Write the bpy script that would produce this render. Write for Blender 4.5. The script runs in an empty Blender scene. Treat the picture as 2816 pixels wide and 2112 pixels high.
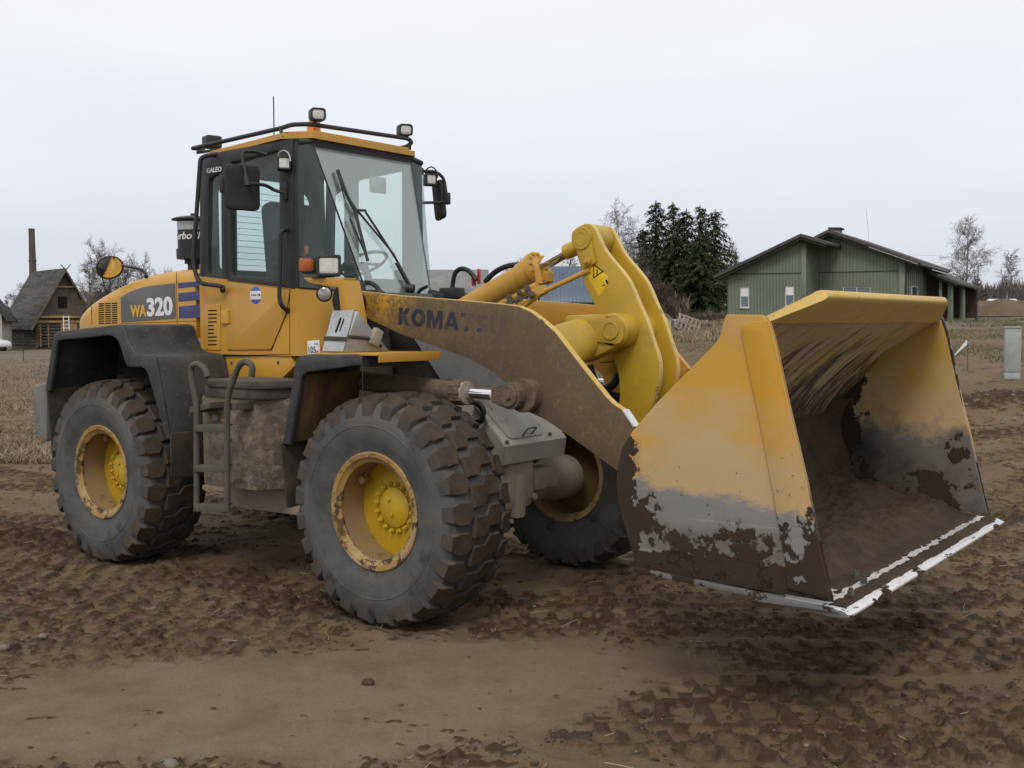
import bpy, bmesh, math, random
import numpy as np
from mathutils import Matrix, Vector
random.seed(7); RNG = np.random.default_rng(11)
S = bpy.context.scene
COL = S.collection
# ---------------------------------------------------------------- camera
CAM = (4.682, -5.9256, 1.884); YAW, PITCH, ROLL, FPX = 2.2269, -0.0564, 0.0046, 2931.0
IW, IH = 2816, 2112
_cy, _sy, _cp, _sp = math.cos(YAW), math.sin(YAW), math.cos(PITCH), math.sin(PITCH)
_f = np.array([_cy*_cp, _sy*_cp, _sp]); _r = np.array([_sy, -_cy, 0.0]); _d = np.cross(_f, _r)
RGT = math.cos(ROLL)*_r + math.sin(ROLL)*_d
DWN = -math.sin(ROLL)*_r + math.cos(ROLL)*_d
FWD = _f
cam = bpy.data.cameras.new('camera'); camo = bpy.data.objects.new('camera', cam); COL.objects.link(camo)
camo.matrix_world = Matrix(((RGT[0], -DWN[0], -FWD[0], CAM[0]), (RGT[1], -DWN[1], -FWD[1], CAM[1]), (RGT[2], -DWN[2], -FWD[2], CAM[2]), (0, 0, 0, 1)))
cam.sensor_width = 36; cam.lens = 36*FPX/IW; cam.clip_start = .05; cam.clip_end = 5000
S.camera = camo
# ---------------------------------------------------------------- sky and sun
SUN_EL, SUN_AZ = math.radians(48), math.radians(-62)      # azimuth measured from +x towards +y
w = bpy.data.worlds.new('World'); S.world = w; w.use_nodes = True
nt = w.node_tree; nt.nodes.clear()
def wn(t, **k):
    n = nt.nodes.new(t)
    for a, b in k.items(): setattr(n, a, b)
    return n
sky = wn('ShaderNodeTexSky', sky_type='NISHITA', sun_disc=False, sun_elevation=SUN_EL, sun_rotation=math.pi/2-SUN_AZ, dust_density=3.0)
b1 = wn('ShaderNodeBackground'); b1.inputs[1].default_value = .1
nt.links.new(sky.outputs[0], b1.inputs[0])
tc = wn('ShaderNodeTexCoord'); sep = wn('ShaderNodeSeparateXYZ'); nt.links.new(tc.outputs['Generated'], sep.inputs[0])
mp = wn('ShaderNodeMapping'); mp.inputs['Scale'].default_value = (1.0, 1.0, 5.0); nt.links.new(tc.outputs['Generated'], mp.inputs[0])
nz = wn('ShaderNodeTexNoise'); nz.inputs['Scale'].default_value = 2.2; nz.inputs['Detail'].default_value = 5; nz.inputs['Roughness'].default_value = .5
nt.links.new(mp.outputs[0], nz.inputs['Vector'])
ramp = wn('ShaderNodeValToRGB'); e = ramp.color_ramp.elements
e[0].position = 0.0; e[0].color = (.70, .735, .80, 1)
e[1].position = 1.0; e[1].color = (1.06, 1.07, 1.09, 1)
for p, c in ((.06, (.76, .795, .85, 1)), (.15, (.88, .915, .96, 1)), (.30, (.975, .985, .995, 1)), (.5, (.98, .99, 1.0, 1))):
    q = e.new(p); q.color = c
nt.links.new(sep.outputs[2], ramp.inputs[0])
mr = wn('ShaderNodeMapRange'); mr.inputs[1].default_value = .3; mr.inputs[2].default_value = .7; mr.inputs[3].default_value = .945; mr.inputs[4].default_value = 1.025
nt.links.new(nz.outputs[0], mr.inputs[0])
tint = wn('ShaderNodeMix', data_type='RGBA', blend_type='MULTIPLY'); tint.inputs[0].default_value = 1
cmb = wn('ShaderNodeCombineColor')
mr2 = wn('ShaderNodeMapRange'); mr2.inputs[1].default_value = .3; mr2.inputs[2].default_value = .7; mr2.inputs[3].default_value = .975; mr2.inputs[4].default_value = 1.02
nt.links.new(nz.outputs[0], mr2.inputs[0])
nt.links.new(mr.outputs[0], cmb.inputs[0]); nt.links.new(mr.outputs[0], cmb.inputs[1]); nt.links.new(mr2.outputs[0], cmb.inputs[2])
nt.links.new(ramp.outputs[0], tint.inputs[6]); nt.links.new(cmb.outputs[0], tint.inputs[7])
b2 = wn('ShaderNodeBackground'); b2.inputs[1].default_value = 1.0; nt.links.new(tint.outputs[2], b2.inputs[0])
mxs = wn('ShaderNodeMixShader'); mxs.inputs[0].default_value = .94
nt.links.new(b1.outputs[0], mxs.inputs[1]); nt.links.new(b2.outputs[0], mxs.inputs[2])
wo = wn('ShaderNodeOutputWorld'); nt.links.new(mxs.outputs[0], wo.inputs[0])
sl = bpy.data.lights.new('sun', 'SUN'); sl.energy = 1.3; sl.angle = math.radians(18); sl.color = (1, .90, .76)
so = bpy.data.objects.new('sun', sl); COL.objects.link(so)
so.rotation_euler = Vector((-math.cos(SUN_EL)*math.cos(SUN_AZ), -math.cos(SUN_EL)*math.sin(SUN_AZ), -math.sin(SUN_EL))).to_track_quat('-Z', 'Y').to_euler()
S.view_settings.view_transform = 'Standard'; S.view_settings.look = 'None'; S.view_settings.exposure = 0; S.view_settings.gamma = 1
S.render.engine = 'CYCLES'
try:
    S.cycles.max_bounces = 8; S.cycles.transparent_max_bounces = 16
except Exception: pass
# ---------------------------------------------------------------- where a sight line meets a real plane (metres)
def _ray(px, py): return RGT*((px-IW/2)/FPX) + DWN*((py-IH/2)/FPX) + FWD
def onY(px, py, y):
    d = _ray(px, py); t = (y-CAM[1])/d[1]; return np.array(CAM)+d*t
def onX(px, py, x):
    d = _ray(px, py); t = (x-CAM[0])/d[0]; return np.array(CAM)+d*t
def onZ(px, py, z):
    d = _ray(px, py); t = (z-CAM[2])/d[2]; return np.array(CAM)+d*t
HF = np.array([_cy, _sy, 0.0]); HR = np.array([_sy, -_cy, 0.0])
def onV(px, py, v):                                   # plane at horizontal distance v from the viewpoint
    d = _ray(px, py); t = v/float(d@HF); return np.array(CAM)+d*t
def XZ(pts, y): return [(float(p[0]), float(p[2])) for p in (onY(a, b, y) for a, b in pts)]
def c4(*pts): return [(1100+.43394*a, 580+.43394*b) for a, b in pts]     # readings taken from enlarged crops
def c3(*pts): return [(700+.5424*a, 850+.5424*b) for a, b in pts]
def c2(*pts): return [(.42194*a, 600+.42194*b) for a, b in pts]
def c1(*pts): return [(450+.38584*a, 220+.38584*b) for a, b in pts]
def c5(*pts): return [(1650+.6029*a, 750+.6029*b) for a, b in pts]
def c6(*pts): return [(1700+.50452*a, 500+.50452*b) for a, b in pts]
def c8(*pts): return [(1250+.33146*a, 1050+.33146*b) for a, b in pts]
def cb(*pts): return [(500+.31949*a, 920+.31949*b) for a, b in pts]
# ---------------------------------------------------------------- materials
def V4(c): return (c[0], c[1], c[2], 1)
class NT:
    def __init__(s, m): s.t = m.node_tree; s.t.nodes.clear()
    def n(s, typ, **k):
        x = s.t.nodes.new(typ)
        for a, b in k.items(): setattr(x, a, b)
        return x
    def l(s, a, b): s.t.links.new(a, b)
def M(name, base, rough=.55, metal=0.0, var=(3, .12), layers=(), bump=None, spec=.4, rvar=0, stretch=None, attr=None, coat=0):
    """Principled paint/metal/soil. A layer is (colour, noise scale, low, high, options): its mask is noise (+ a lean along z or x) cut between low and high."""
    m = bpy.data.materials.new(name); m.use_nodes = True; g = NT(m)
    out = g.n('ShaderNodeOutputMaterial'); p = g.n('ShaderNodeBsdfPrincipled'); g.l(p.outputs[0], out.inputs[0])
    p.inputs['Roughness'].default_value = rough; p.inputs['Metallic'].default_value = metal; p.inputs['Specular IOR Level'].default_value = spec
    if coat: p.inputs['Coat Weight'].default_value = coat; p.inputs['Coat Roughness'].default_value = .25
    tc = g.n('ShaderNodeTexCoord'); vec = tc.outputs['Object']; sp = g.n('ShaderNodeSeparateXYZ'); g.l(vec, sp.inputs[0])
    def noise(scale, detail=6, rgh=.6, st=None, off=0):
        v = vec
        mp = g.n('ShaderNodeMapping'); mp.inputs['Location'].default_value = (off*1.7, off*2.3, off)
        mp.inputs['Scale'].default_value = st or (1, 1, 1); g.l(vec, mp.inputs[0]); v = mp.outputs[0]
        n = g.n('ShaderNodeTexNoise'); n.inputs['Scale'].default_value = scale; n.inputs['Detail'].default_value = detail; n.inputs['Roughness'].default_value = rgh
        g.l(v, n.inputs['Vector']); return n.outputs[0]
    def mrange(v, a, b, c, d, cl=True):
        r = g.n('ShaderNodeMapRange', clamp=cl)
        for i, q in enumerate((a, b, c, d)): r.inputs[i+1].default_value = q
        g.l(v, r.inputs[0]); return r.outputs[0]
    def math_(op, a, b):
        x = g.n('ShaderNodeMath', operation=op)
        for i, q in enumerate((a, b)):
            if isinstance(q, (int, float)): x.inputs[i].default_value = q
            else: g.l(q, x.inputs[i])
        return x.outputs[0]
    def mix(f, a, b, mode='MIX'):
        x = g.n('ShaderNodeMix', data_type='RGBA', blend_type=mode)
        for i, q in ((0, f), (6, a), (7, b)):
            if isinstance(q, (int, float)): x.inputs[i].default_value = q
            elif isinstance(q, tuple): x.inputs[i].default_value = V4(q)
            else: g.l(q, x.inputs[i])
        return x.outputs[2]
    col = mix(mrange(noise(var[0]), .3, .7, 0, 1), tuple(c*(1-var[1]) for c in base), tuple(min(1, c*(1+var[1])) for c in base))
    rgh = None; hsum = None
    for i, L in enumerate(layers):
        c, sc, lo, hi = L[:4]; o = L[4] if len(L) > 4 else {}
        v = noise(sc, o.get('detail', 8), o.get('rgh', .65), o.get('st'), o.get('off', 3.1*(i+1)))
        if 'z' in o:
            z0, z1, k = o['z']; v = math_('ADD', v, mrange(sp.outputs[2], z0, z1, 0, k))
        if 'x' in o:
            z0, z1, k = o['x']; v = math_('ADD', v, mrange(sp.outputs[0], z0, z1, 0, k))
        if 'y' in o:
            z0, z1, k = o['y']; v = math_('ADD', v, mrange(sp.outputs[1], z0, z1, 0, k))
        if 'attr' in o:
            a = g.n('ShaderNodeAttribute', attribute_name=o['attr'][0]); v = math_('ADD', v, math_('MULTIPLY', a.outputs['Fac'], o['attr'][1]))
        mk = mrange(v, lo, hi, 0, o.get('op', 1))
        col = mix(mk, col, c)
        rgh = mix(mk, rgh if rgh is not None else (rough,)*3, (o.get('rough', .9),)*3)
        if o.get('h'): h = math_('MULTIPLY', mk, o['h']); hsum = h if hsum is None else math_('ADD', hsum, h)
        if o.get('metal') is not None: 
            g.l(mk, p.inputs['Metallic'])
    g.l(col, p.inputs['Base Color'])
    if rgh is not None: g.l(rgh, p.inputs['Roughness'])
    if bump or hsum is not None:
        b = g.n('ShaderNodeBump'); b.inputs['Strength'].default_value = 1.0; b.inputs['Distance'].default_value = 1.0
        h = hsum
        for bs, bh in ([bump] if bump and not isinstance(bump[0], tuple) else (bump or [])):
            q = math_('MULTIPLY', noise(bs, 8, .65, stretch), bh); h = q if h is None else math_('ADD', h, q)
        g.l(h, b.inputs['Height']); g.l(b.outputs[0], p.inputs['Normal'])
    return m
def glass(name, tint, refl=.03, grey=None):
    m = bpy.data.materials.new(name); m.use_nodes = True; g = NT(m)
    out = g.n('ShaderNodeOutputMaterial'); t = g.n('ShaderNodeBsdfTransparent'); t.inputs[0].default_value = V4(tint)
    gl = g.n('ShaderNodeBsdfGlossy'); gl.inputs['Roughness'].default_value = .02; gl.inputs[0].default_value = (.9, .95, .95, 1)
    lw = g.n('ShaderNodeLayerWeight'); lw.inputs[0].default_value = .5
    pw_ = g.n('ShaderNodeMath', operation='POWER'); g.l(lw.outputs['Facing'], pw_.inputs[0]); pw_.inputs[1].default_value = 4.0
    ma_ = g.n('ShaderNodeMath', operation='MULTIPLY_ADD'); g.l(pw_.outputs[0], ma_.inputs[0]); ma_.inputs[1].default_value = .75; ma_.inputs[2].default_value = refl
    a = g.n('ShaderNodeMixShader'); g.l(ma_.outputs[0], a.inputs[0]); g.l(t.outputs[0], a.inputs[1]); g.l(gl.outputs[0], a.inputs[2])
    last = a
    if grey:
        d = g.n('ShaderNodeBsdfDiffuse'); d.inputs[0].default_value = V4(grey[0]); b = g.n('ShaderNodeMixShader'); b.inputs[0].default_value = grey[1]
        g.l(a.outputs[0], b.inputs[1]); g.l(d.outputs[0], b.inputs[2]); last = b
    g.l(last.outputs[0], out.inputs[0]); return m
YEL = (.52, .272, .030); MUD = (.085, .056, .034); SOIL = (.038, .0245, .0165); DUST = (.30, .24, .17)
m_yel = M('yellow_paint', YEL, .42, var=(1.5, .06), layers=[(DUST, 2.5, .45, .90, {'op': .45, 'rough': .7}), ((.30, .20, .08), 3.5, .55, .8, {'op': .35, 'st': (2.2, 2.2, .25), 'rough': .6}), (MUD, 60, .70, .78, {'op': .5, 'detail': 3})], coat=.15)
m_yel2 = M('bell_crank_paint', (.47, .30, .022), .44, var=(2, .10), layers=[((.20, .13, .035), 2.6, .46, .80, {'op': .6, 'rough': .7}), ((.10, .072, .035), 5, .58, .78, {'op': .65, 'st': (1.6, 1.6, .5), 'rough': .8}), (MUD, 70, .66, .74, {'op': .6, 'detail': 4}), ((.35, .24, .03), 3, .4, .8, {'op': .4, 'st': (1, 1, .3)})], coat=.2)
m_edge = M('lit_yellow_edge', (.60, .43, .14), .45, var=(8, .12), layers=[(MUD, 9, .60, .68, {})])  # paler yellow puts the highlight of upward edges into the paint
m_boom = M('muddy_boom_paint', (.50, .275, .03), .55, var=(3, .1), layers=[((.122, .090, .060), 1.5, .54, .70, {'x': (-.62, .25, .34), 'z': (2.10, 1.75, .20), 'op': .86, 'rough': .95}), ((.105, .075, .048), 34, .44, .62, {'x': (-.6, .4, .12), 'op': .75, 'detail': 8}), ((.095, .070, .046), 4, .52, .72, {'x': (-.3, .6, .1), 'op': .6, 'st': (1, 1, .5)}), ((.30, .19, .04), 24, .625, .69, {'op': .5, 'st': (1, 1, .45)})], bump=(90, .0015))
m_cyl = M('cylinder_paint', (.52, .29, .05), .5, var=(3, .1), layers=[(DUST, 3, .4, .9, {'op': .35})])
m_mudcast = M('mud_caked_casting', (.135, .098, .066), .95, var=(14, .3), bump=((30, .012), (90, .004)))
m_chrome = M('chrome_rod', (.82, .82, .84), .08, 1.0, var=(5, .03))
m_blk = M('black_frame_paint', (.022, .024, .026), .5, var=(3, .2), layers=[((.12, .10, .085), 4, .5, 1.0, {'op': .35})])
m_int = M('dark_cab_trim', (.022, .022, .023), .75, var=(4, .2))
m_pla = M('grey_fender_plastic', (.036, .038, .041), .62, var=(3, .2), layers=[((.17, .16, .15), 3.0, .46, .80, {'op': .45, 'rough': .9}), ((.23, .22, .20), 22, .58, .75, {'op': .5, 'rough': .9}), (MUD, 5, .6, .75, {'op': .5})], bump=(60, .0012))
m_pladk = M('fender_inner_dirt', (.028, .024, .020), .9, var=(4, .3), layers=[((.075, .05, .03), 5, .5, .7, {'op': .8})], bump=(40, .004))
m_inyel = M('rusty_inner_fender', (.18, .095, .02), .7, var=(3, .2), layers=[((.055, .036, .024), 4, .36, .60, {'op': .92, 'st': (1, 1, .35), 'rough': .95})], bump=(40, .003))
m_rub = M('dirty_rubber_flap', (.035, .031, .027), .85, var=(4, .25), layers=[((.11, .085, .06), 5, .45, .75, {'op': .7})])
m_tyre = M('worn_tyre_rubber', (.054, .057, .062), .75, var=(2.0, .2), layers=[((.115, .117, .119), 2.6, .42, .62, {'op': .75, 'rough': .85}), ((.125, .105, .086), 3.0, .46, .72, {'op': .75, 'rough': .95}), ((.022, .025, .030), 3.6, .57, .66, {'op': .8, 'detail': 10}), ((.16, .155, .145), 55, .62, .72, {'op': .35})], bump=((45, .002), (8, .004)))
m_lug = M('muddy_tread_lugs', (.047, .034, .025), .92, var=(9, .25), layers=[((.085, .061, .042), 16, .45, .75, {'op': .8}), ((.028, .026, .025), 6, .58, .75, {'op': .7})], bump=((60, .004), (18, .006)))
m_rim = M('rim_paint', (.36, .225, .065), .6, var=(3, .15), layers=[((.38, .30, .19), 4, .42, .66, {'op': .8}), ((.06, .038, .022), 6, .525, .57, {'rgh': .78, 'detail': 12}), ((.16, .10, .05), 3, .48, .7, {'op': .7}), ((.12, .055, .02), 16, .62, .70, {'op': .7})])
m_disc = M('wheel_disc_paint', (.50, .32, .018), .45, var=(2, .1), layers=[((.105, .062, .026), 3, .70, .90, {'y': (-.02, .02, .6), 'op': .9, 'rough': .9}), ((.26, .18, .06), 4, .5, .8, {'op': .5})])
m_barrel = M('dusty_rim_barrel', (.30, .19, .05), .75, var=(3, .15), layers=[((.21, .165, .115), 3, .35, .6, {'op': .85}), ((.07, .045, .03), 8, .6, .7, {})])
m_bkt = M('bucket_side_paint', (.50, .275, .030), .40, var=(2, .06), layers=[
    ((.44, .335, .21), 2.0, .50, .80, {'z': (1.60, 1.20, .30), 'op': .80, 'rough': .5, 'st': (.8, .8, 1.5)}),
    ((.50, .29, .03), 9, .55, .75, {'op': .5, 'st': (.3, .3, 1.6)}),
    ((.62, .40, .10), 7, .64, .70, {'op': .35, 'st': (.12, .12, 3.0), 'detail': 4}),
    ((.205, .205, .205), 2.0, .73, .80, {'z': (1.32, .92, .44), 'rough': .42, 'detail': 14, 'rgh': .72, 'st': (.55, .55, 1.3)}),
    ((.11, .105, .10), 2.6, .80, .95, {'z': (1.2, .85, .38), 'rough': .5, 'detail': 12, 'op': .75, 'st': (.35, .35, 1.8)}),
    ((.30, .30, .30), 6, .93, .97, {'z': (1.15, .95, .35), 'rough': .4, 'st': (.12, .12, 3.0), 'op': .6}),
    ((.34, .34, .34), 18, .60, .72, {'z': (1.2, 1.0, .0), 'op': .0}),
    ((.135, .100, .066), 3.4, .66, .80, {'z': (1.30, .80, .235), 'rough': .9, 'detail': 12, 'rgh': .70, 'off': 50, 'op': .6}), (SOIL, 3.4, .745, .762, {'z': (1.30, .80, .235), 'rough': .95, 'detail': 12, 'rgh': .70, 'h': .012, 'off': 50}),
    ((.16, .11, .06), 3.4, .88, 1.02, {'x': (2.30, 1.90, .36), 'rough': .9, 'detail': 12, 'rgh': .7, 'z': (1.34, 1.16, .20), 'off': 61, 'op': .5}), (SOIL, 3.4, .955, .975, {'x': (2.30, 1.90, .36), 'rough': .95, 'detail': 12, 'rgh': .7, 'z': (1.34, 1.16, .20), 'h': .012, 'off': 61}),
    (SOIL, 6, .90, .92, {'z': (.84, .74, .55), 'rough': .95, 'detail': 10, 'h': .010}),
    (SOIL, 30, .735, .75, {'z': (1.4, 1.2, .05), 'rough': .95, 'h': .004})], bump=(50, .0008))
m_strip = M('wear_strip_paint', (.53, .28, .024), .42, var=(2, .06), layers=[((.44, .335, .21), 2.0, .50, .80, {'z': (1.60, 1.20, .30), 'op': .7}), ((.215, .215, .215), 3.4, .84, .90, {'z': (1.34, .90, .52), 'rough': .42, 'detail': 12, 'rgh': .74}), (SOIL, 5.2, .74, .757, {'z': (1.42, .80, .30), 'rough': .95, 'detail': 12, 'rgh': .72, 'h': .010}), (SOIL, 28, .70, .715, {'z': (1.5, 1.2, .06), 'h': .003})], bump=(50, .0008))
m_bktin = M('bucket_inside_wear', (.52, .37, .13), .45, var=(2, .08), layers=[((.20, .11, .045), 2.6, .55, .75, {'op': .5, 'rough': .8}),
    ((.56, .45, .32), 2.0, .35, .62, {'op': .85, 'rough': .5}),
    ((.14, .13, .12), 2.5, .78, .95, {'z': (1.45, 1.05, .45), 'op': .9, 'rough': .5}),
    ((.075, .047, .027), 6.0, .585, .70, {'z': (1.92, 1.30, .24), 'rough': .95, 'detail': 12, 'st': (.42, 1.9, .42), 'h': .006, 'rgh': .74}),
    (SOIL, 26, .72, .75, {'rough': .95, 'h': .004})])
m_bktcheek = M('bucket_cheek_wear', (.42, .25, .035), .42, var=(2, .08), layers=[
    ((.42, .33, .20), 2.0, .40, .75, {'op': .8, 'z': (1.75, 1.35, .25), 'rough': .5}),
    ((.12, .118, .115), 1.8, .68, .80, {'z': (1.42, .95, .42), 'op': .95, 'rough': .45, 'detail': 14, 'rgh': .74}),
    ((.035, .032, .03), 2.4, .72, .92, {'z': (1.35, .9, .36), 'op': .85, 'rough': .6, 'detail': 12}),
    ((.12, .088, .058), 3.4, .64, .80, {'z': (1.5, .8, .26), 'detail': 12, 'off': 73, 'op': .6, 'rough': .9}), (SOIL, 3.4, .745, .765, {'off': 73, 'z': (1.5, .8, .26), 'rough': .95, 'detail': 12, 'h': .012}),
    (SOIL, 4, .95, .97, {'x': (2.45, 2.0, .6), 'rough': .95, 'detail': 12, 'h': .012})])
m_lip = M('bucket_lip_paint', (.60, .40, .10), .45, var=(3, .08), layers=[((.50, .42, .28), 3, .4, .7, {'op': .5}), ((.14, .09, .04), 26, .60, .72, {'op': .8}), (SOIL, 9, .68, .72, {'st': (1, .4, 1), 'op': .9})])
m_steel = M('worn_bright_steel', (.70, .70, .72), .32, .3, var=(6, .08), layers=[((.30, .28, .26), 30, .58, .72, {'op': .5}), (SOIL, 11, .585, .60, {'rough': .95, 'detail': 8, 'st': (1, .35, 1), 'h': .005})])
m_greysteel = M('scraped_grey_steel', (.15, .15, .15), .5, .1, var=(5, .2), layers=[(SOIL, 5, .53, .55, {'rough': .95, 'h': .006})])
m_gdust = M('dusty_grey_frame', (.36, .365, .36), .5, .1, var=(2.5, .12), layers=[((.45, .41, .36), 2.4, .42, .72, {'op': .75, 'rough': .8}), ((.09, .095, .10), 4, .58, .75, {'op': .6}), ((.10, .075, .055), 9, .62, .70, {'op': .8})], coat=.2)
m_axle = M('dusty_axle_casting', (.30, .26, .21), .85, var=(3, .12), layers=[((.16, .125, .095), 4, .5, .75, {'op': .8}), ((.38, .34, .29), 6, .6, .75, {'op': .5})], bump=(40, .002))
m_frdk = M('dark_muddy_frame', (.045, .037, .030), .85, var=(3, .25), layers=[((.12, .085, .058), 5, .5, .75, {'op': .7})], bump=(50, .003))
m_tank = M('mud_spattered_tank', (.225, .190, .150), .9, var=(4, .15), layers=[((.11, .083, .060), 12, .52, .66, {'op': .85, 'x': (-1.9, -1.35, .12)}), ((.055, .040, .030), 28, .60, .70, {'op': .9}), ((.22, .19, .15), 3, .55, .8, {'op': .5})], bump=((26, .012), (70, .006)))
m_lad = M('dirty_ladder_steel', (.085, .076, .067), .8, var=(6, .2), layers=[((.15, .12, .09), 6, .5, .8, {'op': .7})], bump=(60, .002))
m_cw = M('counterweight_grey', (.145, .15, .152), .55, var=(2, .12), layers=[((.22, .20, .17), 3, .5, .75, {'op': .5}), (MUD, 8, .62, .7, {'op': .6})])
m_galv = M('galvanised_sheet', (.40, .43, .44), .42, .45, var=(9, .12), layers=[((.22, .19, .15), 4, .5, .75, {'op': .7, 'rough': .9})])
m_lamp = M('lamp_lens', (.62, .61, .58), .15, .25, var=(30, .12))
m_amber = M('amber_plastic', (.75, .20, .015), .25, var=(5, .1))
m_amberd = M('dirty_amber_lens', (.42, .10, .025), .35, var=(8, .2), layers=[(MUD, 12, .5, .7, {'op': .6})])
m_decal = M('decal_grey', (.105, .108, .112), .5, var=(3, .06), layers=[(DUST, 3, .5, .9, {'op': .3})])
m_blue = M('decal_blue', (.055, .055, .16), .5, var=(3, .1))
m_navy = M('lettering_navy', (.022, .022, .040), .6, var=(3, .1), layers=[((.122, .090, .060), 9, .54, .62, {'x': (.1, .46, .28), 'op': .82, 'rough': .95})])
m_wtxt = M('lettering_white', (.70, .71, .72), .5, var=(3, .04))
m_otxt = M('lettering_orange', (.62, .36, .05), .5, var=(3, .04))
m_wht = M('sticker_white', (.72, .73, .76), .45, var=(3, .04))
m_sblue = M('sticker_blue', (.05, .10, .42), .45, var=(3, .06))
m_mirror = M('mirror_face', (.80, .78, .72), .04, 1.0, var=(3, .03))
m_red = M('red_paint', (.40, .03, .03), .5, var=(4, .15))
m_blackgap = M('dark_gap', (.006, .006, .006), .9)
m_hose = M('black_hose', (.016, .017, .018), .45, var=(6, .2))
m_glass = glass('cab_window_glass', (.90, .955, .945), grey=((.30, .38, .37), .03))
m_wind = glass('windscreen_glass', (.96, 1.0, .985), .14, grey=((.62, .70, .68), .12))  # pale diffuse share stands in for sky reflected as haze on the glass
m_band = glass('windscreen_sunband', (.45, .48, .49), grey=((.20, .215, .22), .60))
m_clear = glass('lens_plastic', (.8, .8, .8))
# ---------------------------------------------------------------- mesh helpers
def _curve_mesh(cu):
    o = bpy.data.objects.new('tmp', cu); me = bpy.data.meshes.new_from_object(o); bpy.data.objects.remove(o); bpy.data.curves.remove(cu); return me
def rnd(pts, r, n=5):
    """round the corners of a closed outline; r is one radius or one per corner"""
    P = [np.array(p, float) for p in pts]; out = []; N = len(P)
    for i in range(N):
        ri = r[i] if isinstance(r, (list, tuple)) else r
        a, b, c = P[i-1], P[i], P[(i+1) % N]; la, lc = np.linalg.norm(a-b), np.linalg.norm(c-b)
        d = min(ri, la*.48, lc*.48)
        if d < 1e-5: out.append(tuple(b)); continue
        s, e2 = b+(a-b)/la*d, b+(c-b)/lc*d
        for k in range(n+1):
            t = k/n; out.append(tuple((1-t)**2*s+2*t*(1-t)*b+t*t*e2))
    return out
def smooth_path(pts, r, n=6):
    P = [np.array(p, float) for p in pts]; out = [tuple(P[0])]
    for i in range(1, len(P)-1):
        a, b, c = P[i-1], P[i], P[i+1]; la, lc = np.linalg.norm(a-b), np.linalg.norm(c-b); d = min(r, la*.48, lc*.48)
        s, e2 = b+(a-b)/la*d, b+(c-b)/lc*d
        for k in range(n+1):
            t = k/n; out.append(tuple((1-t)**2*s+2*t*(1-t)*b+t*t*e2))
    out.append(tuple(P[-1])); return out
def Mside(y): return Matrix(((1, 0, 0, 0), (0, 0, -1, y), (0, 1, 0, 0), (0, 0, 0, 1)))      # u=x, v=z, w towards -y
def Mleft(y): return Matrix(((-1, 0, 0, 0), (0, 0, 1, y), (0, 1, 0, 0), (0, 0, 0, 1)))
def Mfrm(o, u, v):
    u = Vector(u).normalized(); v = Vector(v); v = (v-u*v.dot(u)).normalized(); w_ = u.cross(v)
    return Matrix(((u[0], v[0], w_[0], o[0]), (u[1], v[1], w_[1], o[1]), (u[2], v[2], w_[2], o[2]), (0, 0, 0, 1)))
def sheet(pts, M4, th, holes=(), bev=.003, w0=0.0):
    """flat outline (u,v) extruded th along w (from w0-th to w0), slightly bevelled, holes cut out"""
    cu = bpy.data.curves.new('c', 'CURVE'); cu.dimensions = '2D'; cu.fill_mode = 'BOTH'
    for k, ring in enumerate([pts]+list(holes)):
        A = sum(ring[i-1][0]*ring[i][1]-ring[i][0]*ring[i-1][1] for i in range(len(ring)))
        if (A < 0) == (k == 0): ring = ring[::-1]
        s = cu.splines.new('POLY'); s.points.add(len(ring)-1)
        for q, p in zip(s.points, ring): q.co = (p[0], p[1], 0, 1)
        s.use_cyclic_u = True
    b = min(bev, th*.4); cu.extrude = th/2-b; cu.bevel_depth = b; cu.bevel_resolution = 1; cu.offset = -b
    me = _curve_mesh(cu); me.transform(M4 @ Matrix.Translation((0, 0, w0-th/2)))
    bm = bmesh.new(); bm.from_mesh(me); bmesh.ops.remove_doubles(bm, verts=bm.verts, dist=1e-5); bmesh.ops.recalc_face_normals(bm, faces=bm.faces); bm.to_mesh(me); bm.free()
    return me
def slab(pts, y0, y1, holes=(), bev=.004):           # outline in (x, z), between y0 (towards the viewer) and y1
    return sheet(pts, Mside(y0), abs(y1-y0), holes, bev)
def tube(pts, r, res=4, corner=.04, caps=True):
    cu = bpy.data.curves.new('c', 'CURVE'); cu.dimensions = '3D'; cu.bevel_depth = r; cu.bevel_resolution = res; cu.use_fill_caps = caps
    pts = smooth_path(pts, corner) if corner and len(pts) > 2 else pts
    s = cu.splines.new('POLY'); s.points.add(len(pts)-1)
    for q, p in zip(s.points, pts): q.co = (p[0], p[1], p[2], 1)
    return _curve_mesh(cu)
def from_vf(v, f):
    me = bpy.data.meshes.new('m'); me.from_pydata([tuple(map(float, p)) for p in v], [], f); return me
def lathe(prof, o=(0, 0, 0), axis=(0, -1, 0), n=48, close=True):
    """prof: (along axis, radius) pairs"""
    a = Vector(axis).normalized(); b = a.orthogonal().normalized(); c = a.cross(b); o = Vector(o); V, F = [], []
    for (t, r) in prof:
        for k in range(n):
            th = 2*math.pi*k/n; V.append(o+a*t+b*(r*math.cos(th))+c*(r*math.sin(th)))
    for i in range(len(prof)-1):
        for k in range(n):
            k2 = (k+1) % n; F.append((i*n+k, i*n+k2, (i+1)*n+k2, (i+1)*n+k))
    if close:
        F.append(tuple(range(n))[::-1]); F.append(tuple(range((len(prof)-1)*n, len(prof)*n)))
    me = from_vf(V, F)
    bm = bmesh.new(); bm.from_mesh(me); bmesh.ops.remove_doubles(bm, verts=bm.verts, dist=1e-6); bmesh.ops.recalc_face_normals(bm, faces=bm.faces); bm.to_mesh(me); bm.free(); return me
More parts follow.
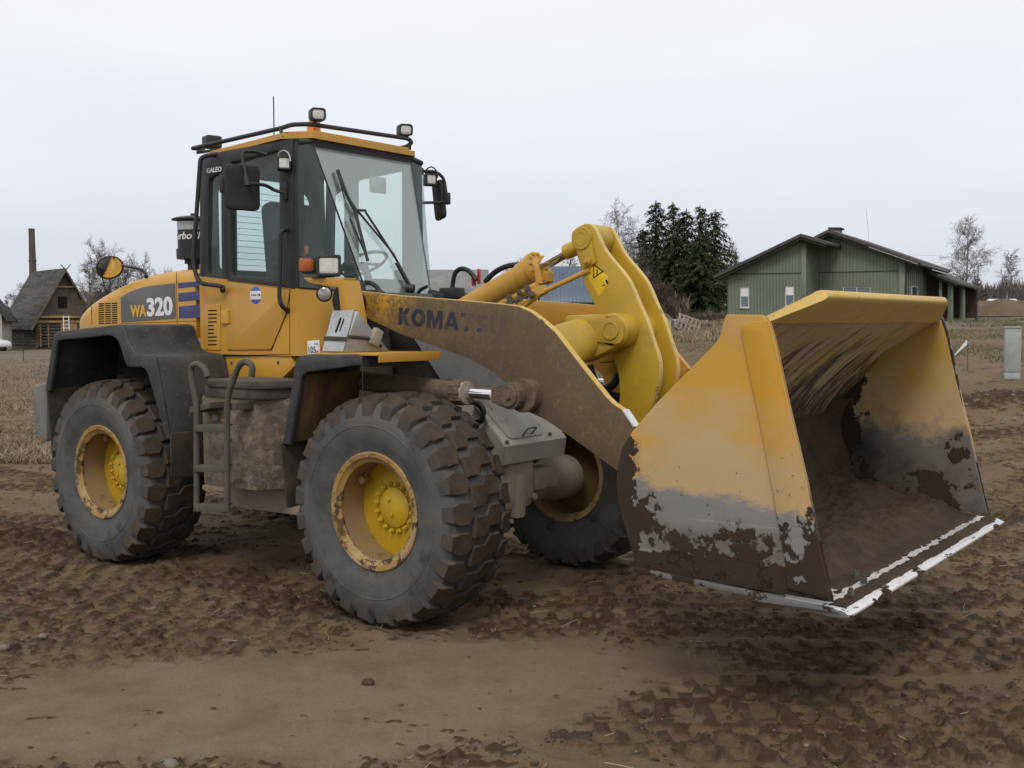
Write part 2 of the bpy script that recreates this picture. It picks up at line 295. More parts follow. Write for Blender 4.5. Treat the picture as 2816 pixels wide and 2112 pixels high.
def rod(p0, p1, r, r2=None, n=24, ch=.004):
    p0, p1 = Vector(p0), Vector(p1); L = (p1-p0).length; r2 = r if r2 is None else r2; ch = min(ch, L*.3, r*.4)
    return lathe([(0, r-ch), (ch, r), (L-ch, r2), (L, r2-ch)], p0, p1-p0, n)
def box(c, s, bev=.005, M4=None, seg=2):
    bm = bmesh.new(); bmesh.ops.create_cube(bm, size=1)
    for v in bm.verts: v.co = (v.co[0]*s[0], v.co[1]*s[1], v.co[2]*s[2])
    if bev: bmesh.ops.bevel(bm, geom=bm.edges[:], offset=min(bev, min(s)*.45), segments=seg, affect='EDGES', profile=.5)
    me = bpy.data.meshes.new('m'); bm.to_mesh(me); bm.free()
    me.transform((M4 if M4 else Matrix.Identity(4)))
    me.transform(Matrix.Translation(c)); return me
def hull(pts, bev=0):
    bm = bmesh.new(); vs = [bm.verts.new(p) for p in pts]; r = bmesh.ops.convex_hull(bm, input=vs)
    bmesh.ops.delete(bm, geom=[g for g in r['geom_interior'] if isinstance(g, bmesh.types.BMVert)], context='VERTS')
    bmesh.ops.dissolve_limit(bm, angle_limit=.02, verts=bm.verts, edges=bm.edges)
    if bev: bmesh.ops.bevel(bm, geom=bm.edges[:], offset=bev, segments=2, affect='EDGES', profile=.5)
    bmesh.ops.recalc_face_normals(bm, faces=bm.faces)
    me = bpy.data.meshes.new('m'); bm.to_mesh(me); bm.free(); return me
def textm(s, size, M4, ext=.0015, bold=.0, align='LEFT', shear=0, sx=1.0, spacing=1.0):
    cu = bpy.data.curves.new('t', 'FONT'); cu.body = s; cu.size = size; cu.extrude = ext; cu.offset = bold; cu.align_x = align; cu.shear = shear; cu.space_character = spacing; cu.resolution_u = 4
    me = _curve_mesh(cu); me.transform(M4 @ Matrix.Diagonal((sx, 1, 1, 1))); return me
def obj(name, parts, mats, parent=None, smooth=35):
    """join meshes into ONE object; parts: mesh or (mesh, material index)"""
    if not isinstance(parts, (list, tuple)): parts = [parts]
    mats = mats if isinstance(mats, (list, tuple)) else [mats]
    bm = bmesh.new()
    for p in parts:
        me, mi = p if isinstance(p, tuple) else (p, None)
        n0 = len(bm.faces); bm.from_mesh(me); bm.faces.ensure_lookup_table()
        if mi is not None:
            for f in bm.faces[n0:]: f.material_index = mi
        bpy.data.meshes.remove(me)
    me = bpy.data.meshes.new(name); bm.to_mesh(me); bm.free()
    for m in mats: me.materials.append(m)
    if smooth:
        me.shade_smooth(); me.set_sharp_from_angle(angle=math.radians(smooth))
    o = bpy.data.objects.new(name, me); COL.objects.link(o)
    if parent: o.parent = parent
    return o
def objs(name, ms, mat, parent=None, smooth=35): return [obj(name, m_, mat, parent, smooth) for m_ in ms]
def empty(name, loc=(0, 0, 0), rz=0, parent=None):
    o = bpy.data.objects.new(name, None); COL.objects.link(o); o.location = loc; o.rotation_euler = (0, 0, rz)
    if parent: o.parent = parent
    return o
def tag(o, label=None, cat=None, group=None, kind=None):
    if label: o['label'] = label
    if cat: o['category'] = cat
    if group: o['group'] = group
    if kind: o['kind'] = kind
    return o
def kids(o): return [c for c in bpy.data.objects if c.parent == o]
def copy_tree(o, parent=None):
    c = o.copy(); COL.objects.link(c)
    if parent: c.parent = parent
    for k in kids(o): copy_tree(k, c)
    return c
def mirror(o):                                       # the same part on the other flank
    c = copy_tree(o, o.parent); c.scale = (1, -1, 1); return c
# ================================================================ wheel loader
LD = empty('wheel_loader')
tag(LD, 'large yellow wheel loader with muddy boom and raised empty bucket, parked on the mud', 'wheel loader')
m_lugs = M('tread_flank_rubber', (.052, .052, .054), .85, var=(3, .2), layers=[((.085, .062, .044), 7, .42, .62, {'op': .85, 'rough': .95}), ((.12, .125, .13), 4, .6, .75, {'op': .6})], bump=(50, .003))
# ---------------- wheels (built once at the hub, outward = -y)
WR, WT = .725, 1.025
def tyre_meshes():
    prof = [(.215, .352), (.232, .372), (.238, .40), (.252, .425), (.268, .465), (.277, .52), (.277, .565), (.268, .605), (.256, .640), (.236, .673), (.19, .692), (.10, .700), (0, .702)]
    full = [(a, r) for a, r in prof]+[(-a, r) for a, r in prof[-2::-1]]
    car = lathe(full+[(-.2, .345), (.2, .345), full[0]], (0, 0, 0), (0, -1, 0), 96, False)
    N = 25; V, F, VT, FT = [], [], [], []
    def rc(y): y = abs(y); return float(np.interp(y, [0, .10, .19, .236, .256, .268, .276], [.702, .700, .692, .673, .640, .607, .565]))
    def rt(y): y = abs(y); return float(np.interp(y, [0, .12, .20, .25, .272, .282], [.732, .730, .722, .706, .675, .625]))
    def block(poly, ph):
        cx = sum(p[0] for p in poly)/len(poly); cs = sum(p[1] for p in poly)/len(poly); b = len(V); n = len(poly)
        j = [RNG.uniform(-.006, .006) for _ in range(2)]
        for lvl in range(3):
            k = (1.0, .97, .93)[lvl]
            for (y, s) in poly:
                yy = cx+(y-cx)*k; ss = cs+(s-cs)*k+j[0]; th = (ph+ss)*2*math.pi/N
                rr = (rc(y)-.004, rt(yy)-.008, rt(yy))[lvl]
                if lvl == 0: yy = y
                V.append((rr*math.cos(th), yy, rr*math.sin(th)))
        for l in range(2):
            for k in range(n):
                k2 = (k+1) % n; F.append((b+l*n+k, b+l*n+k2, b+(l+1)*n+k2, b+(l+1)*n+k))
        t_ = len(VT); VT.extend(V[b+2*n:b+3*n]); FT.append(tuple(range(t_, t_+n)))
    def sub(poly, m=3):
        out = []
        for i in range(len(poly)):
            a, b = poly[i], poly[(i+1) % len(poly)]
            for k in range(m): out.append((a[0]+(b[0]-a[0])*k/m, a[1]+(b[1]-a[1])*k/m))
        return out
    for i in range(N):
        block(sub([(-.122, .0), (-.03, .0), (.012, .33), (.122, .33), (.122, 1.02), (.03, 1.02), (-.012, .70), (-.122, .70)], 2), i)
        for sgn, o in ((-1, .50), (1, -.10)):
            block(sub([(sgn*.270, o+.08), (sgn*.235, o-.02), (sgn*.165, o+.0), (sgn*.134, o+.20), (sgn*.134, o+.52), (sgn*.165, o+.72), (sgn*.235, o+.74), (sgn*.270, o+.64)], 2), i)
    lug, top_ = from_vf(V, F), from_vf(VT, FT)
    r1 = lathe([(.2775, .535), (.2805, .54), (.2775, .545)], (0, 0, 0), (0, -1, 0), 96, False)
    r2 = lathe([(.262, .455), (.2665, .459), (.2665, .464)], (0, 0, 0), (0, -1, 0), 96, False)
    return car, lug, top_, r1, r2
def make_wheel():
    w_ = obj('wheel', [lathe([(-.03, .0), (-.03, .315), (.01, .315), (.015, .30), (.012, .24), (.03, .20), (.035, .0)], (0, 0, 0), (0, -1, 0), 64)], m_disc, LD)
    car, lug, top_, r1, r2 = tyre_meshes()
    obj('tyre', [(car, 0), (lug, 2), (top_, 1), (r1, 0), (r2, 0)], [m_tyre, m_lug, m_lugs], w_, 28)
    ring = lathe([(.185, .318), (.215, .305), (.222, .312), (.229, .330), (.236, .335), (.242, .340), (.246, .365), (.240, .374), (.225, .372), (.2, .352), (-.2, .352), (-.225, .372), (-.24, .37), (-.235, .335), (-.2, .315), (.185, .318)], (0, 0, 0), (0, -1, 0), 72, False)
    obj('rim', [ring], m_rim, w_, 40)
    obj('rim_barrel', [lathe([(.19, .3155), (.0, .3135), (-.19, .3155), (-.19, .317), (.19, .317), (.19, .3155)], (0, 0, 0), (0, -1, 0), 64, False)], m_barrel, w_)
    hub = [lathe([(.03, .0), (.03, .128), (.05, .126), (.056, .115), (.075, .075), (.08, 0)], (0, 0, 0), (0, -1, 0), 40)]
    for k in range(16):
        a = 2*math.pi*k/16; p = Vector((.152*math.cos(a), -.034, .152*math.sin(a)))
        hub.append(rod(p, p+Vector((0, -.022, 0)), .0165, n=6)); hub.append(rod(p+Vector((0, -.022, 0)), p+Vector((0, -.034, 0)), .009, n=10))
    hub += [rod((-.02, -.08, .05), (-.02, -.092, .05), .012, n=6), rod((.015, -.08, -.04), (.015, -.092, -.04), .012, n=6)]
    obj('hub', hub, m_disc, w_)
    M4 = Matrix.Rotation(math.radians(28), 4, 'Y') @ Matrix.Translation((-.285, -.11, 0))
    lugm = [box((0, 0, 0), (.05, .01, .045), .002), box((.02, .022, 0), (.01, .05, .045), .002), box((0, .04, 0), (.05, .01, .045), .002)]
    for q in lugm: q.transform(M4)
    obj('valve_bracket', lugm, m_rim, w_)
    return w_
wf = make_wheel(); wf.location = (0, -WT, WR); wf.rotation_euler = (0, math.radians(8), 0)
for (x, s, a) in ((-3.03, -1, 35), (0, 1, 70), (-3.03, 1, 15)):
    c = copy_tree(wf, LD); c.location = (x, s*WT, WR); c.rotation_euler = (0, math.radians(a), 0 if s < 0 else math.pi)
# ---------------- rear body: hood with rounded shoulders, lofted along x
def hood():
    px = [(552, 741), (520, 742.5), (480, 745), (450, 749), (420, 756), (390, 764), (360, 774), (330, 787), (305, 800), (280, 815), (258, 830), (240, 845), (228, 856), (220, 866)]
    top = [onY(a, b, -.60) for a, b in px]; V, F = [], []; n = 13; HB = .655
    st = [(p[0], p[2]+.008, 1.78) for p in top]+[(-4.475, 2.00, 1.80), (-4.49, 1.97, 1.82)]
    for i, (x, zt, zb) in enumerate(st):
        hw = HB if x > -4.2 else HB-.05*((-4.2-x)/.28)**2*2; rr = min(.13, (zt-zb)*.45); sec = [(-hw, zb)]
        for k in range(6):
            a = math.pi-(math.pi/2)*k/5; sec.append((-hw+rr+rr*math.cos(a), zt-rr+rr*math.sin(a)))
        sec += [(-y, z) for y, z in sec[::-1]]; n = len(sec)
        V += [(x, y, z) for y, z in sec]
    for i in range(len(st)-1):
        for k in range(n):
            k2 = (k+1) % n; F.append((i*n+k, i*n+k2, (i+1)*n+k2, (i+1)*n+k))
    F.append(tuple(range(n))); F.append(tuple(range((len(st)-1)*n, len(st)*n))[::-1])
    return from_vf(V, F)
HY = -.656
obj('hood', hood(), m_yel, LD, 50)
obj('rear_grille', [box((-4.36, 0, 1.62), (.16, 1.16, .5), .03)], m_frdk, LD)
def deco(name, pts, mat, y=HY, th=.004, r=.01, parent=LD): return obj(name, slab(rnd(XZ(pts, y), r), y-.0008, y+th), mat, parent)
deco('model_panel', c2((786, 516), (815, 498), (850, 478), (890, 462), (950, 447), (1010, 437), (1080, 429), (1142, 424), (1148, 655), (790, 681)), m_decal)
for q in (((1158, 421), (1303, 411), (1303, 443), (1160, 459)), ((1161, 488), (1303, 474), (1303, 534), (1163, 546)), ((1165, 576), (1303, 563), (1303, 648), (1167, 655))):
    deco('hood_stripe', c2(*q), m_blue, r=.003)
slots = []
for r_ in range(10):
    for cc in range(3):
        x0, x1 = 642+cc*43, 642+cc*43+36; y0 = 554+r_*14.2-(cc*1.2)
        slots.append(slab(rnd(XZ(c2((x0, y0), (x1, y0-1.5), (x1, y0+6.5), (x0, y0+8)), HY), .004), HY-.001, HY+.003))
obj('hood_louvre', slots, m_blackgap, LD)
obj('hood_seam', [slab(XZ(c2((1148.5, 352), (1151, 352), (1156, 688), (1153.5, 688)), HY), HY-.0012, HY+.003), slab(XZ(c2((592, 548), (594, 546), (600, 700), (598, 700)), HY), HY-.0012, HY+.003), slab(XZ(c2((784, 686), (1300, 668), (1300, 671), (784, 689)), HY), HY-.0012, HY+.003)], m_blackgap, LD)
def label_on(s, pa, pb, capdir, y, mat, name='lettering', bold=.0, sx=1.0, parent=LD, shear=0, ext=.0015):
    """lettering whose baseline runs between two sight points on plane y; capdir = cap height in metres"""
    a, b = onY(*pa, y), onY(*pb, y); L = math.hypot(b[0]-a[0], b[2]-a[2])
    probe = textm(s, 1, Matrix.Identity(4), 0, bold/max(capdir, .01)*.7); xs = [v.co[0] for v in probe.vertices]; x0, x1 = min(xs), max(xs); bpy.data.meshes.remove(probe)
    size = capdir/.72; sxx = L/((x1-x0)*size)
    M4 = Mfrm((a[0], y-.0005, a[2]), (b[0]-a[0], 0, b[2]-a[2]), (0, 0, 1)) @ Matrix.Translation((-x0*size*sxx, 0, 0))
    return obj(name, textm(s, size, M4, ext, bold, sx=sxx, shear=shear), mat, parent, 0)
label_on('WA', c2((852, 642))[0], c2((955, 637))[0], .095, HY-.002, m_otxt, bold=.006)
label_on('320', c2((960, 635))[0], c2((1127, 625))[0], .145, HY-.002, m_wtxt, bold=.008)
# round mirror on the hood
a = onY(302, 741, -.62)
dm = Mfrm(onY(306, 736, -.66), (0.79, .61, 0.25), (-.1, -.1, 1))
nrm = Vector((1.1, -.35, -.72)).normalized(); mu = nrm.cross(Vector((0, 0, 1))).normalized(); mM = Mfrm(onY(302, 736, -.62), mu, nrm.cross(mu))
sc_ = Matrix.Diagonal((1.02, 1.02, 1, 1))
mm = lathe([(-.05, .0), (-.045, .06), (-.02, .105), (-.004, .115), (.006, .115), (.008, .106), (.0, .104), (.0, .0)], (0, 0, 0), (0, 0, 1), 40); mm.transform(mM @ sc_)
hm = obj('hood_mirror', mm, m_blk, LD)
mf = lathe([(.001, .104), (.006, .09), (.012, .06), (.015, .03), (.016, 0)], (0, 0, 0), (0, 0, 1), 40, False); mf.transform(mM @ sc_)
obj('mirror_face', mf, m_mirror, hm)
obj('mirror_arm', tube([onY(336, 730, -.60), onY(372, 737, -.60), onY(392, 742, -.60), onY(402, 756, -.60), onY(404, 770, -.58)], .013, corner=.05), m_blk, hm)
# pre-cleaner
p = onY(533, 745, -.30)
pc = obj('air_precleaner', [lathe([(-.05, .05), (.06, .05), (.06, .075), (.10, .075), (.10, .14), (.185, .142), (.19, .128), (.43, .128), (.43, .120)], (p[0], p[1], p[2]), (0, 0, 1), 36), lathe([(.43, .175), (.438, .178), (.452, .15), (.466, .07), (.47, .02), (.49, .018), (.49, 0)], (p[0], p[1], p[2]), (0, 0, 1), 36)], m_blk, LD)
obj('clear_bowl', lathe([(.345, .1295), (.415, .1295)], (p[0], p[1], p[2]), (0, 0, 1), 36, False), m_galv, pc)
tm = textm('Turbo II', .085, Matrix.Identity(4), .001, .0015, 'CENTER', .25)
th0 = math.atan2(CAM[1]-p[1], CAM[0]-p[0])-.68
for v in tm.vertices:
    r_ = .1300+v.co[2]; th = th0+v.co[0]/.13; v.co = (p[0]+r_*math.cos(th), p[1]+r_*math.sin(th), p[2]+.265+v.co[1])
obj('lettering', tm, m_wtxt, pc, 0)
obj('counterweight', [slab(rnd(XZ([(87, 1062), (128, 1050), (128, 1215), (118, 1212), (94, 1185)], -1.12), .03), -1.12, 1.12, bev=.02)], m_cw, LD)
obj('rear_frame', [box((-3.3, 0, 1.25), (2.1, 1.0, .75), .03), box((-1.9, 0, .95), (1.6, .8, .5), .03)], m_frdk, LD)
obj('rear_axle', [lathe([(-.98, .10), (-.45, .13), (-.25, .2), (0, .26), (.25, .2), (.45, .13), (.98, .10)], (-3.03, 0, WR), (0, 1, 0), 24)], m_frdk, LD)
# ---------------- fenders
def band(outer, inner, r_o, r_i): return rnd(outer, r_o)+rnd(inner, r_i)
ro = XZ([(123, 1076), (147, 912), (337, 891), (349, 940), (374, 973), (425, 979), (464, 1207)], -1.3)
ri = XZ([(457, 1207), (451, 1190), (404, 1024), (392, 1010), (351, 1009), (343, 998), (325, 937), (305, 922), (157, 936), (136, 1076)], -1.3)
def openring(o_, i_, ro_, ri_):
    """fender arch: rounded only at the inner corners, ends left square"""
    A = rnd(o_, [0]+[ro_]*(len(o_)-2)+[0]); B = rnd(i_, [0]+[ri_]*(len(i_)-2)+[0]); return A+B
rf = obj('rear_fender', [slab(openring(ro, ri, .06, .05), -1.3, -1.262, bev=.012), slab(openring([(x, z) for x, z in ro], [(x+dx, z+dz) for (x, z), (dx, dz) in zip(ro[::-1], [(-.012, 0), (-.02, -.02), (-.02, -.02), (-.02, -.015), (-.01, -.02), (.0, -.02), (.012, 0)])], .06, .06), -1.285, -.66, bev=.003)], m_pla, LD)
obj('inner_liner', [slab(XZ([(157, 940), (325, 925), (345, 1000), (400, 1015), (430, 1200), (400, 1200), (300, 1010), (160, 1060)], -1.0), -.68, -.66)], m_pladk, rf)
lip = obj('mud_flap', [sheet(rnd([(-1.29, 0), (-.70, 0), (-.74, -.36), (-1.27, -.34)], .03), Mfrm((onY(466, 1203, -1.3)[0]+.005, 0, onY(466, 1203, -1.3)[2]+.03), (0, 1, 0), (.10, 0, 1)), .014)], m_rub, rf)
q = onY(128, 1074, -1.3)
obj('mud_flap', [sheet(rnd([(-1.3, .02), (-.72, .02), (-.72, -.62), (-1.28, -.60)], .03), Mfrm((q[0]+.01, 0, q[2]), (0, 1, 0), (-.05, 0, 1)), .016)], m_rub, rf)
mirror(rf)
fo = XZ(c3((140, 682), (208, 250), (236, 234), (520, 228), (541, 246), (541, 284)), -1.3)
fi = XZ(c3((503, 288), (262, 320), (236, 345), (176, 690)), -1.3)
ff = obj('front_fender', [slab(openring(fo, fi, .05, .05), -1.3, -1.255, bev=.012), slab(openring(fo, [(x+dx, z+dz) for (x, z), (dx, dz) in zip(fo[::-1], [(0, -.015), (-.0, -.02), (0, -.02), (.02, -.02), (.02, -.015), (.02, 0)])], .05, .05), -1.29, -.72, bev=.003)], m_pla, LD)
a0, a1 = onY(*c3((250, 330))[0], -1.25), onY(*c3((178, 690))[0], -1.25)
obj('inner_liner', [sheet(rnd([(-1.255, 0), (-.74, 0), (-.74, -(a0[2]-a1[2])), (-1.255, -(a0[2]-a1[2]))], .02), Mfrm((a0[0]+.035, 0, a0[2]), (0, 1, 0), (a0[0]-a1[0], 0, a0[2]-a1[2])), .012)], m_inyel, ff)
zt = fo[3][1]; xe = fo[4][0]
obj('step_plate', [box((xe-.16, -.98, zt-.004), (.56, .60, .012), .002), box((xe+.115, -.985, zt-.022), (.012, .56, .058), .002)], m_yel, ff)
q = onY(*c3((132, 690))[0], -1.3)
obj('mud_flap', [sheet(rnd([(-1.31, .02), (-.76, .02), (-.80, -.40), (-1.28, -.42)], .02), Mfrm((q[0]+.02, 0, q[2]), (0, 1, 0), (-.04, 0, 1)), .014)], m_rub, ff)
mirror(ff)
# ---------------- cab
CY = -.68
BX, FXT, FXB = -1.335, -1.335, -.955            # B pillar, windscreen top and bottom (x)
def ztop(x): return float(np.interp(x, [-2.5, -1.35, -.95], [2.275, 2.155, 2.12]))
FP = [(-2.50, -.68), (BX, -.68), (FXB, -.37), (FXB, .37), (BX, .68), (-2.50, .68)]
def loft(poly, zb, zt_): 
    n = len(poly); V = [(x, y, zb) for x, y in poly]+[(x, y, zt_(x) if callable(zt_) else zt_) for x, y in poly]
    return from_vf(V, [tuple(range(n))[::-1], tuple(range(n, 2*n))]+[(k, (k+1) % n, n+(k+1) % n, n+k) for k in range(n)])
cab = obj('cab_base', [loft(FP, 1.655, ztop)], m_yel, LD)
obj('cab_skirt', [hull([(*p, y) for y in (0,) for p in []] + [(x, y, z) for (x, z) in XZ(cb((318, 193), (935, 178), (972, 268), (805, 436), (372, 436)), -.665) for y in (-.665, -.2)] + [], .004)], m_yel, cab)
objs('bolt', [rod(onY(*q, -.66), onY(*q, -.672), .012, n=8) for q in cb((429, 243), (829, 240), (433, 347))], m_lad, cab)
dd = XZ([(623, 774), (795, 797), (786, 861), (744, 961.5), (624, 962.5)], CY-.01)
def grow(pts, d):
    c = np.mean(np.array(pts), 0); return [tuple(np.array(p)+(np.array(p)-c)/np.linalg.norm(np.array(p)-c)*d) for p in pts]
obj('door_gap', slab(grow(dd, .008), CY-.0015, CY+.01), m_blackgap, cab)  # near-black plate behind the door paints in the shade of its gap
dr = obj('door_panel', slab(rnd(dd, .02), CY-.010, CY+.005), m_yel, cab)
objs('hinge', [slab(rnd(XZ([(607, 855), (628, 853), (629, 890), (607, 891)], CY-.02), .006), CY-.022, CY-.002)], m_yel, dr)
c0 = onY(703, 812, CY-.011)
def disc(c, r, y, th): return sheet([(c[0]+r*math.cos(t), c[2]+r*math.sin(t)) for t in np.linspace(0, 2*math.pi, 48, endpoint=False)], Mside(y), th, bev=.0005)
stk = obj('round_sticker', disc(c0, .066, CY-.0105, .002), m_sblue, dr)
bnd = [(c0[0]+.066*math.cos(t)*.985, c0[2]+.066*math.sin(t)*.985) for t in np.linspace(-.52, .52, 12)]+[(c0[0]-.066*math.cos(t)*.985, c0[2]+.066*math.sin(t)*.985) for t in np.linspace(.52, -.52, 12)]
obj('sticker_band', sheet(bnd, Mside(CY-.0122), .001, bev=.0002), m_wht, stk)
obj('lettering', [textm('BALTEM', .0235, Mside(CY-.0126) @ Matrix.Translation((c0[0]-.028, c0[2]-.006, 0)), .0004, .0006), textm('l/', .034, Mside(CY-.0126) @ Matrix.Translation((c0[0]-.05, c0[2]-.008, 0)), .0004, .0006)], m_navy, stk, 0)
vp = obj('vent_panel', slab(rnd(XZ([(560, 838), (605, 836), (606, 963), (562, 962)], CY-.008), .008), CY-.009, CY+.002), m_yel, cab)
sl_ = []
for k in range(10):
    y0 = 852+k*10.4; x1 = 596 if k not in (4, 5, 6) else 588
    sl_.append(slab(rnd(XZ([(571, y0), (x1, y0-.6), (x1, y0+4.2), (571, y0+4.8)], CY-.01), .006), CY-.0105, CY+.0))
obj('vent_slot', sl_, m_blackgap, vp)
obj('panel_seam', [slab(XZ([(796, 800), (797.5, 800), (797.5, 975), (796, 975)], CY), CY-.001, CY+.003), slab(XZ([(600, 978), (800, 973), (800, 975), (600, 980)], CY), CY-.001, CY+.003)], m_blackgap, cab)
nl = obj('noise_sticker', slab(rnd(XZ(cb((1080, 55), (1185, 47), (1190, 165), (1084, 170)), CY-.002), .006), CY-.004, CY+.002), m_wht, cab)
label_on('105', cb((1093, 160))[0], cb((1155, 156))[0], .046, CY-.0045, m_blackgap, parent=nl, bold=.0008, ext=.0004)
label_on('dB', cb((1158, 158))[0], cb((1178, 156))[0], .018, CY-.0045, m_blackgap, parent=nl, ext=.0004)
label_on('Lwa', cb((1142, 88))[0], cb((1176, 86))[0], .016, CY-.0045, m_blackgap, parent=nl, ext=.0004)
# cab frames (both flanks)
def ring(outer, inner, y, th=.05, r_i=.03): return slab(outer, y, y+th, [rnd(inner, r_i)], .005)
rq = XZ([(556, 428), (622, 413), (628, 775), (553, 766)], CY); rqi = XZ([(573, 492), (606, 468), (608, 756), (571, 752)], CY)
dq = XZ([(624, 414), (806, 380), (812, 795), (627, 772)], CY); dqi = XZ([(634, 447), (768, 413), (771, 767), (638, 757)], CY)
fr = obj('cab_frame', [ring(rq, rqi, CY+.004, .05), ring(dq, dqi, CY-.004, .06, .035)], m_blk, LD)
lat = [(-2.46, 3.17), (-1.36, 3.2)]
obj('side_window', [slab(grow(rqi, .02), CY+.02, CY+.026)], m_glass, fr)
obj('door_window', [slab(grow(dqi, .02), CY+.02, CY+.026)], m_glass, fr)
bp = obj('front_pillar', [hull([(BX+dx, y, z) for z, y0 in ((2.15, -.685), (3.215, -.672)) for dx in (-.085, .012) for y in (y0, y0+.07)], .008)], m_blk, fr)
gq = [Vector((BX+.012, -.672, 2.16)), Vector((FXB, -.36, 2.12)), Vector((FXT+.01, -.535, 3.235)), Vector((BX+.012, -.662, 3.21))]
ctr = sum(gq, Vector())/4
def quadplate(q_, th):
    n = (q_[1]-q_[0]).cross(q_[3]-q_[0]).normalized(); return hull([tuple(p+n*s) for p in q_ for s in (-th/2, th/2)])
obj('front_side_window', quadplate(gq, .006), m_glass, fr)
objs('window_seal', [tube([gq[0], gq[1]], .011), tube([gq[2], gq[3]], .022)], m_blk, fr)
mirror(fr)
lb = label_on('GALEO', c1((308, 664))[0], c1((413, 650))[0], .038, CY+.002, m_wtxt, bold=.0012, ext=.001)
W0 = [Vector((FXB, -.352, 2.118)), Vector((FXB, .352, 2.118)), Vector((FXT, .53, 3.255)), Vector((FXT, -.53, 3.255))]
def lerpq(u, v): return W0[0].lerp(W0[1], u).lerp(W0[3].lerp(W0[2], u), v)
obj('windscreen', quadplate([lerpq(0, 0), lerpq(1, 0), lerpq(1, .93), lerpq(0, .93)], .008), m_wind, LD)
obj('sun_band', quadplate([lerpq(0, .93), lerpq(1, .93), lerpq(1, 1), lerpq(0, 1)], .008), m_band, LD)
objs('windscreen_edge', [tube([lerpq(0, 0), lerpq(0, 1)], .007), tube([lerpq(1, 0), lerpq(1, 1)], .006)], m_int, LD)
obj('cowl_panel', [quadplate([Vector((FXB+.002, -.36, 1.95)), Vector((FXB+.002, .36, 1.95)), lerpq(1, -.002), lerpq(0, -.002)], .02)], m_gdust, LD)
# rear cab wall with window
RX = -2.47
rw = [(-.66, 2.27), (.66, 2.27), (.64, 3.19), (-.64, 3.19)]; rwi = [(-.50, 2.33), (.50, 2.33), (.50, 2.98), (.36, 3.10), (-.36, 3.10), (-.50, 2.98)]
MX = Mfrm((RX, 0, 0), (0, 1, 0), (0, 0, 1))
obj('cab_rear_frame', [sheet(rw, MX, .05, [rnd(rwi, .05)])], m_blk, LD)
obj('rear_window', [sheet(rwi, Mfrm((RX-.02, 0, 0), (0, 1, 0), (0, 0, 1)), .006)], m_glass, LD)
obj('heater_line', [tube([(RX-.01, -.47, 2.38+.05*k), (RX-.01, .47, 2.38+.05*k)], .0022, 1, 0) for k in range(13)], m_int, LD)
RFP = [(-2.36, -.66), (-1.47, -.70), (-1.29, -.55), (-1.29, .55), (-1.47, .70), (-2.36, .66)]
def roofm(poly, z0, z1, dz=-.045):
    n = len(poly); zz = lambda x, z: z+dz*max(0, (-1.3-x)/1.06)
    V = [(x, y, zz(x, z0)) for x, y in poly]+[(x, y, zz(x, z1)) for x, y in poly]
    return from_vf(V, [tuple(range(n))[::-1], tuple(range(n, 2*n))]+[(k, (k+1) % n, n+(k+1) % n, n+k) for k in range(n)])
rfo = obj('cab_roof', [roofm(RFP, 3.252, 3.292), roofm([(x*.97-.06, y*.9) for x, y in RFP], 3.292, 3.315)], m_yel, LD, 30)
obj('roof_lining', [roofm([(x-.02 if x > -1.4 else x, y*.97) for x, y in RFP], 3.19, 3.2515), box((-2.43, 0, 3.2), (.16, 1.3, .06), .02)], m_int, rfo)
# interior
st = obj('driver_seat', [slab(rnd([(-2.28, 2.22), (-2.02, 2.22), (-2.06, 2.42), (-2.14, 2.86), (-2.24, 2.90), (-2.34, 2.86)], .05), -.20, .28, bev=.04), box((-1.86, .04, 2.20), (.5, .48, .12), .04), box((-1.9, -.26, 2.36), (.36, .08, .06), .02), box((-1.9, .34, 2.36), (.36, .08, .06), .02), box((-1.9, 0, 2.02), (.3, .36, .3), .03)], m_int, LD)
obj('steering_wheel', [lathe([(-.014, .19), (0, .204), (.014, .19), (0, .176), (-.014, .19)], (-1.36, .02, 2.36), (-.45, 0, .9), 36, False), rod((-1.36, .02, 2.36), (-1.22, .02, 2.05), .03), tube([(-1.36, -.17, 2.36), (-1.36, .21, 2.36)], .012, 3, 0)], m_blk, LD)
obj('dash_console', [box((-1.12, .02, 2.13), (.22, .42, .20), .05), box((-1.7, -.46, 2.16), (.6, .16, .16), .03), box((-2.3, 0, 2.2), (.25, 1.1, .14), .03)], m_int, LD)
obj('control_lever', [rod((-1.55, -.42, 2.2), (-1.52, -.44, 2.42), .012), box((-1.515, -.445, 2.45), (.05, .045, .07), .015)], m_amber, LD)
obj('interior_mirror', box((-1.42, .25, 3.0), (.02, .18, .13), .02), m_galv, LD)
# wipers
def onW(px, py):
    n = Vector((W0[1]-W0[0]).cross(W0[3]-W0[0])).normalized(); d = _ray(px, py); o = Vector(CAM); dv = Vector(d)
    t = (W0[0]-o).dot(n)/dv.dot(n); p_ = o+dv*t; s = 1 if n[0] > 0 else -1
    return p_+n*s*.03
def wipe(pts, r): return tube([onW(*q) for q in c1(*pts)], r, 3, .01)
obj('windscreen_wiper', [wipe([(1218, 655), (1272, 800), (1345, 945), (1435, 1300)], .012), wipe([(1225, 650), (1300, 850), (1360, 945)], .008), wipe([(1360, 940), (1420, 940)], .010), wipe([(1365, 945), (1620, 1250), (1745, 1490)], .008), wipe([(1420, 950), (1640, 1290), (1755, 1500)], .009), wipe([(1640, 1310), (1745, 1500)], .016), rod(onW(*c1((1725, 1490))[0])+Vector((-.02, 0, 0)), onW(*c1((1745, 1500))[0])+Vector((.03, 0, 0)), .035)], m_blk, LD)
obj('windscreen_wiper', [wipe([(1222, 670), (1270, 860)], .006), wipe([(1310, 1000), (1440, 1295)], .008)], m_blk, LD)
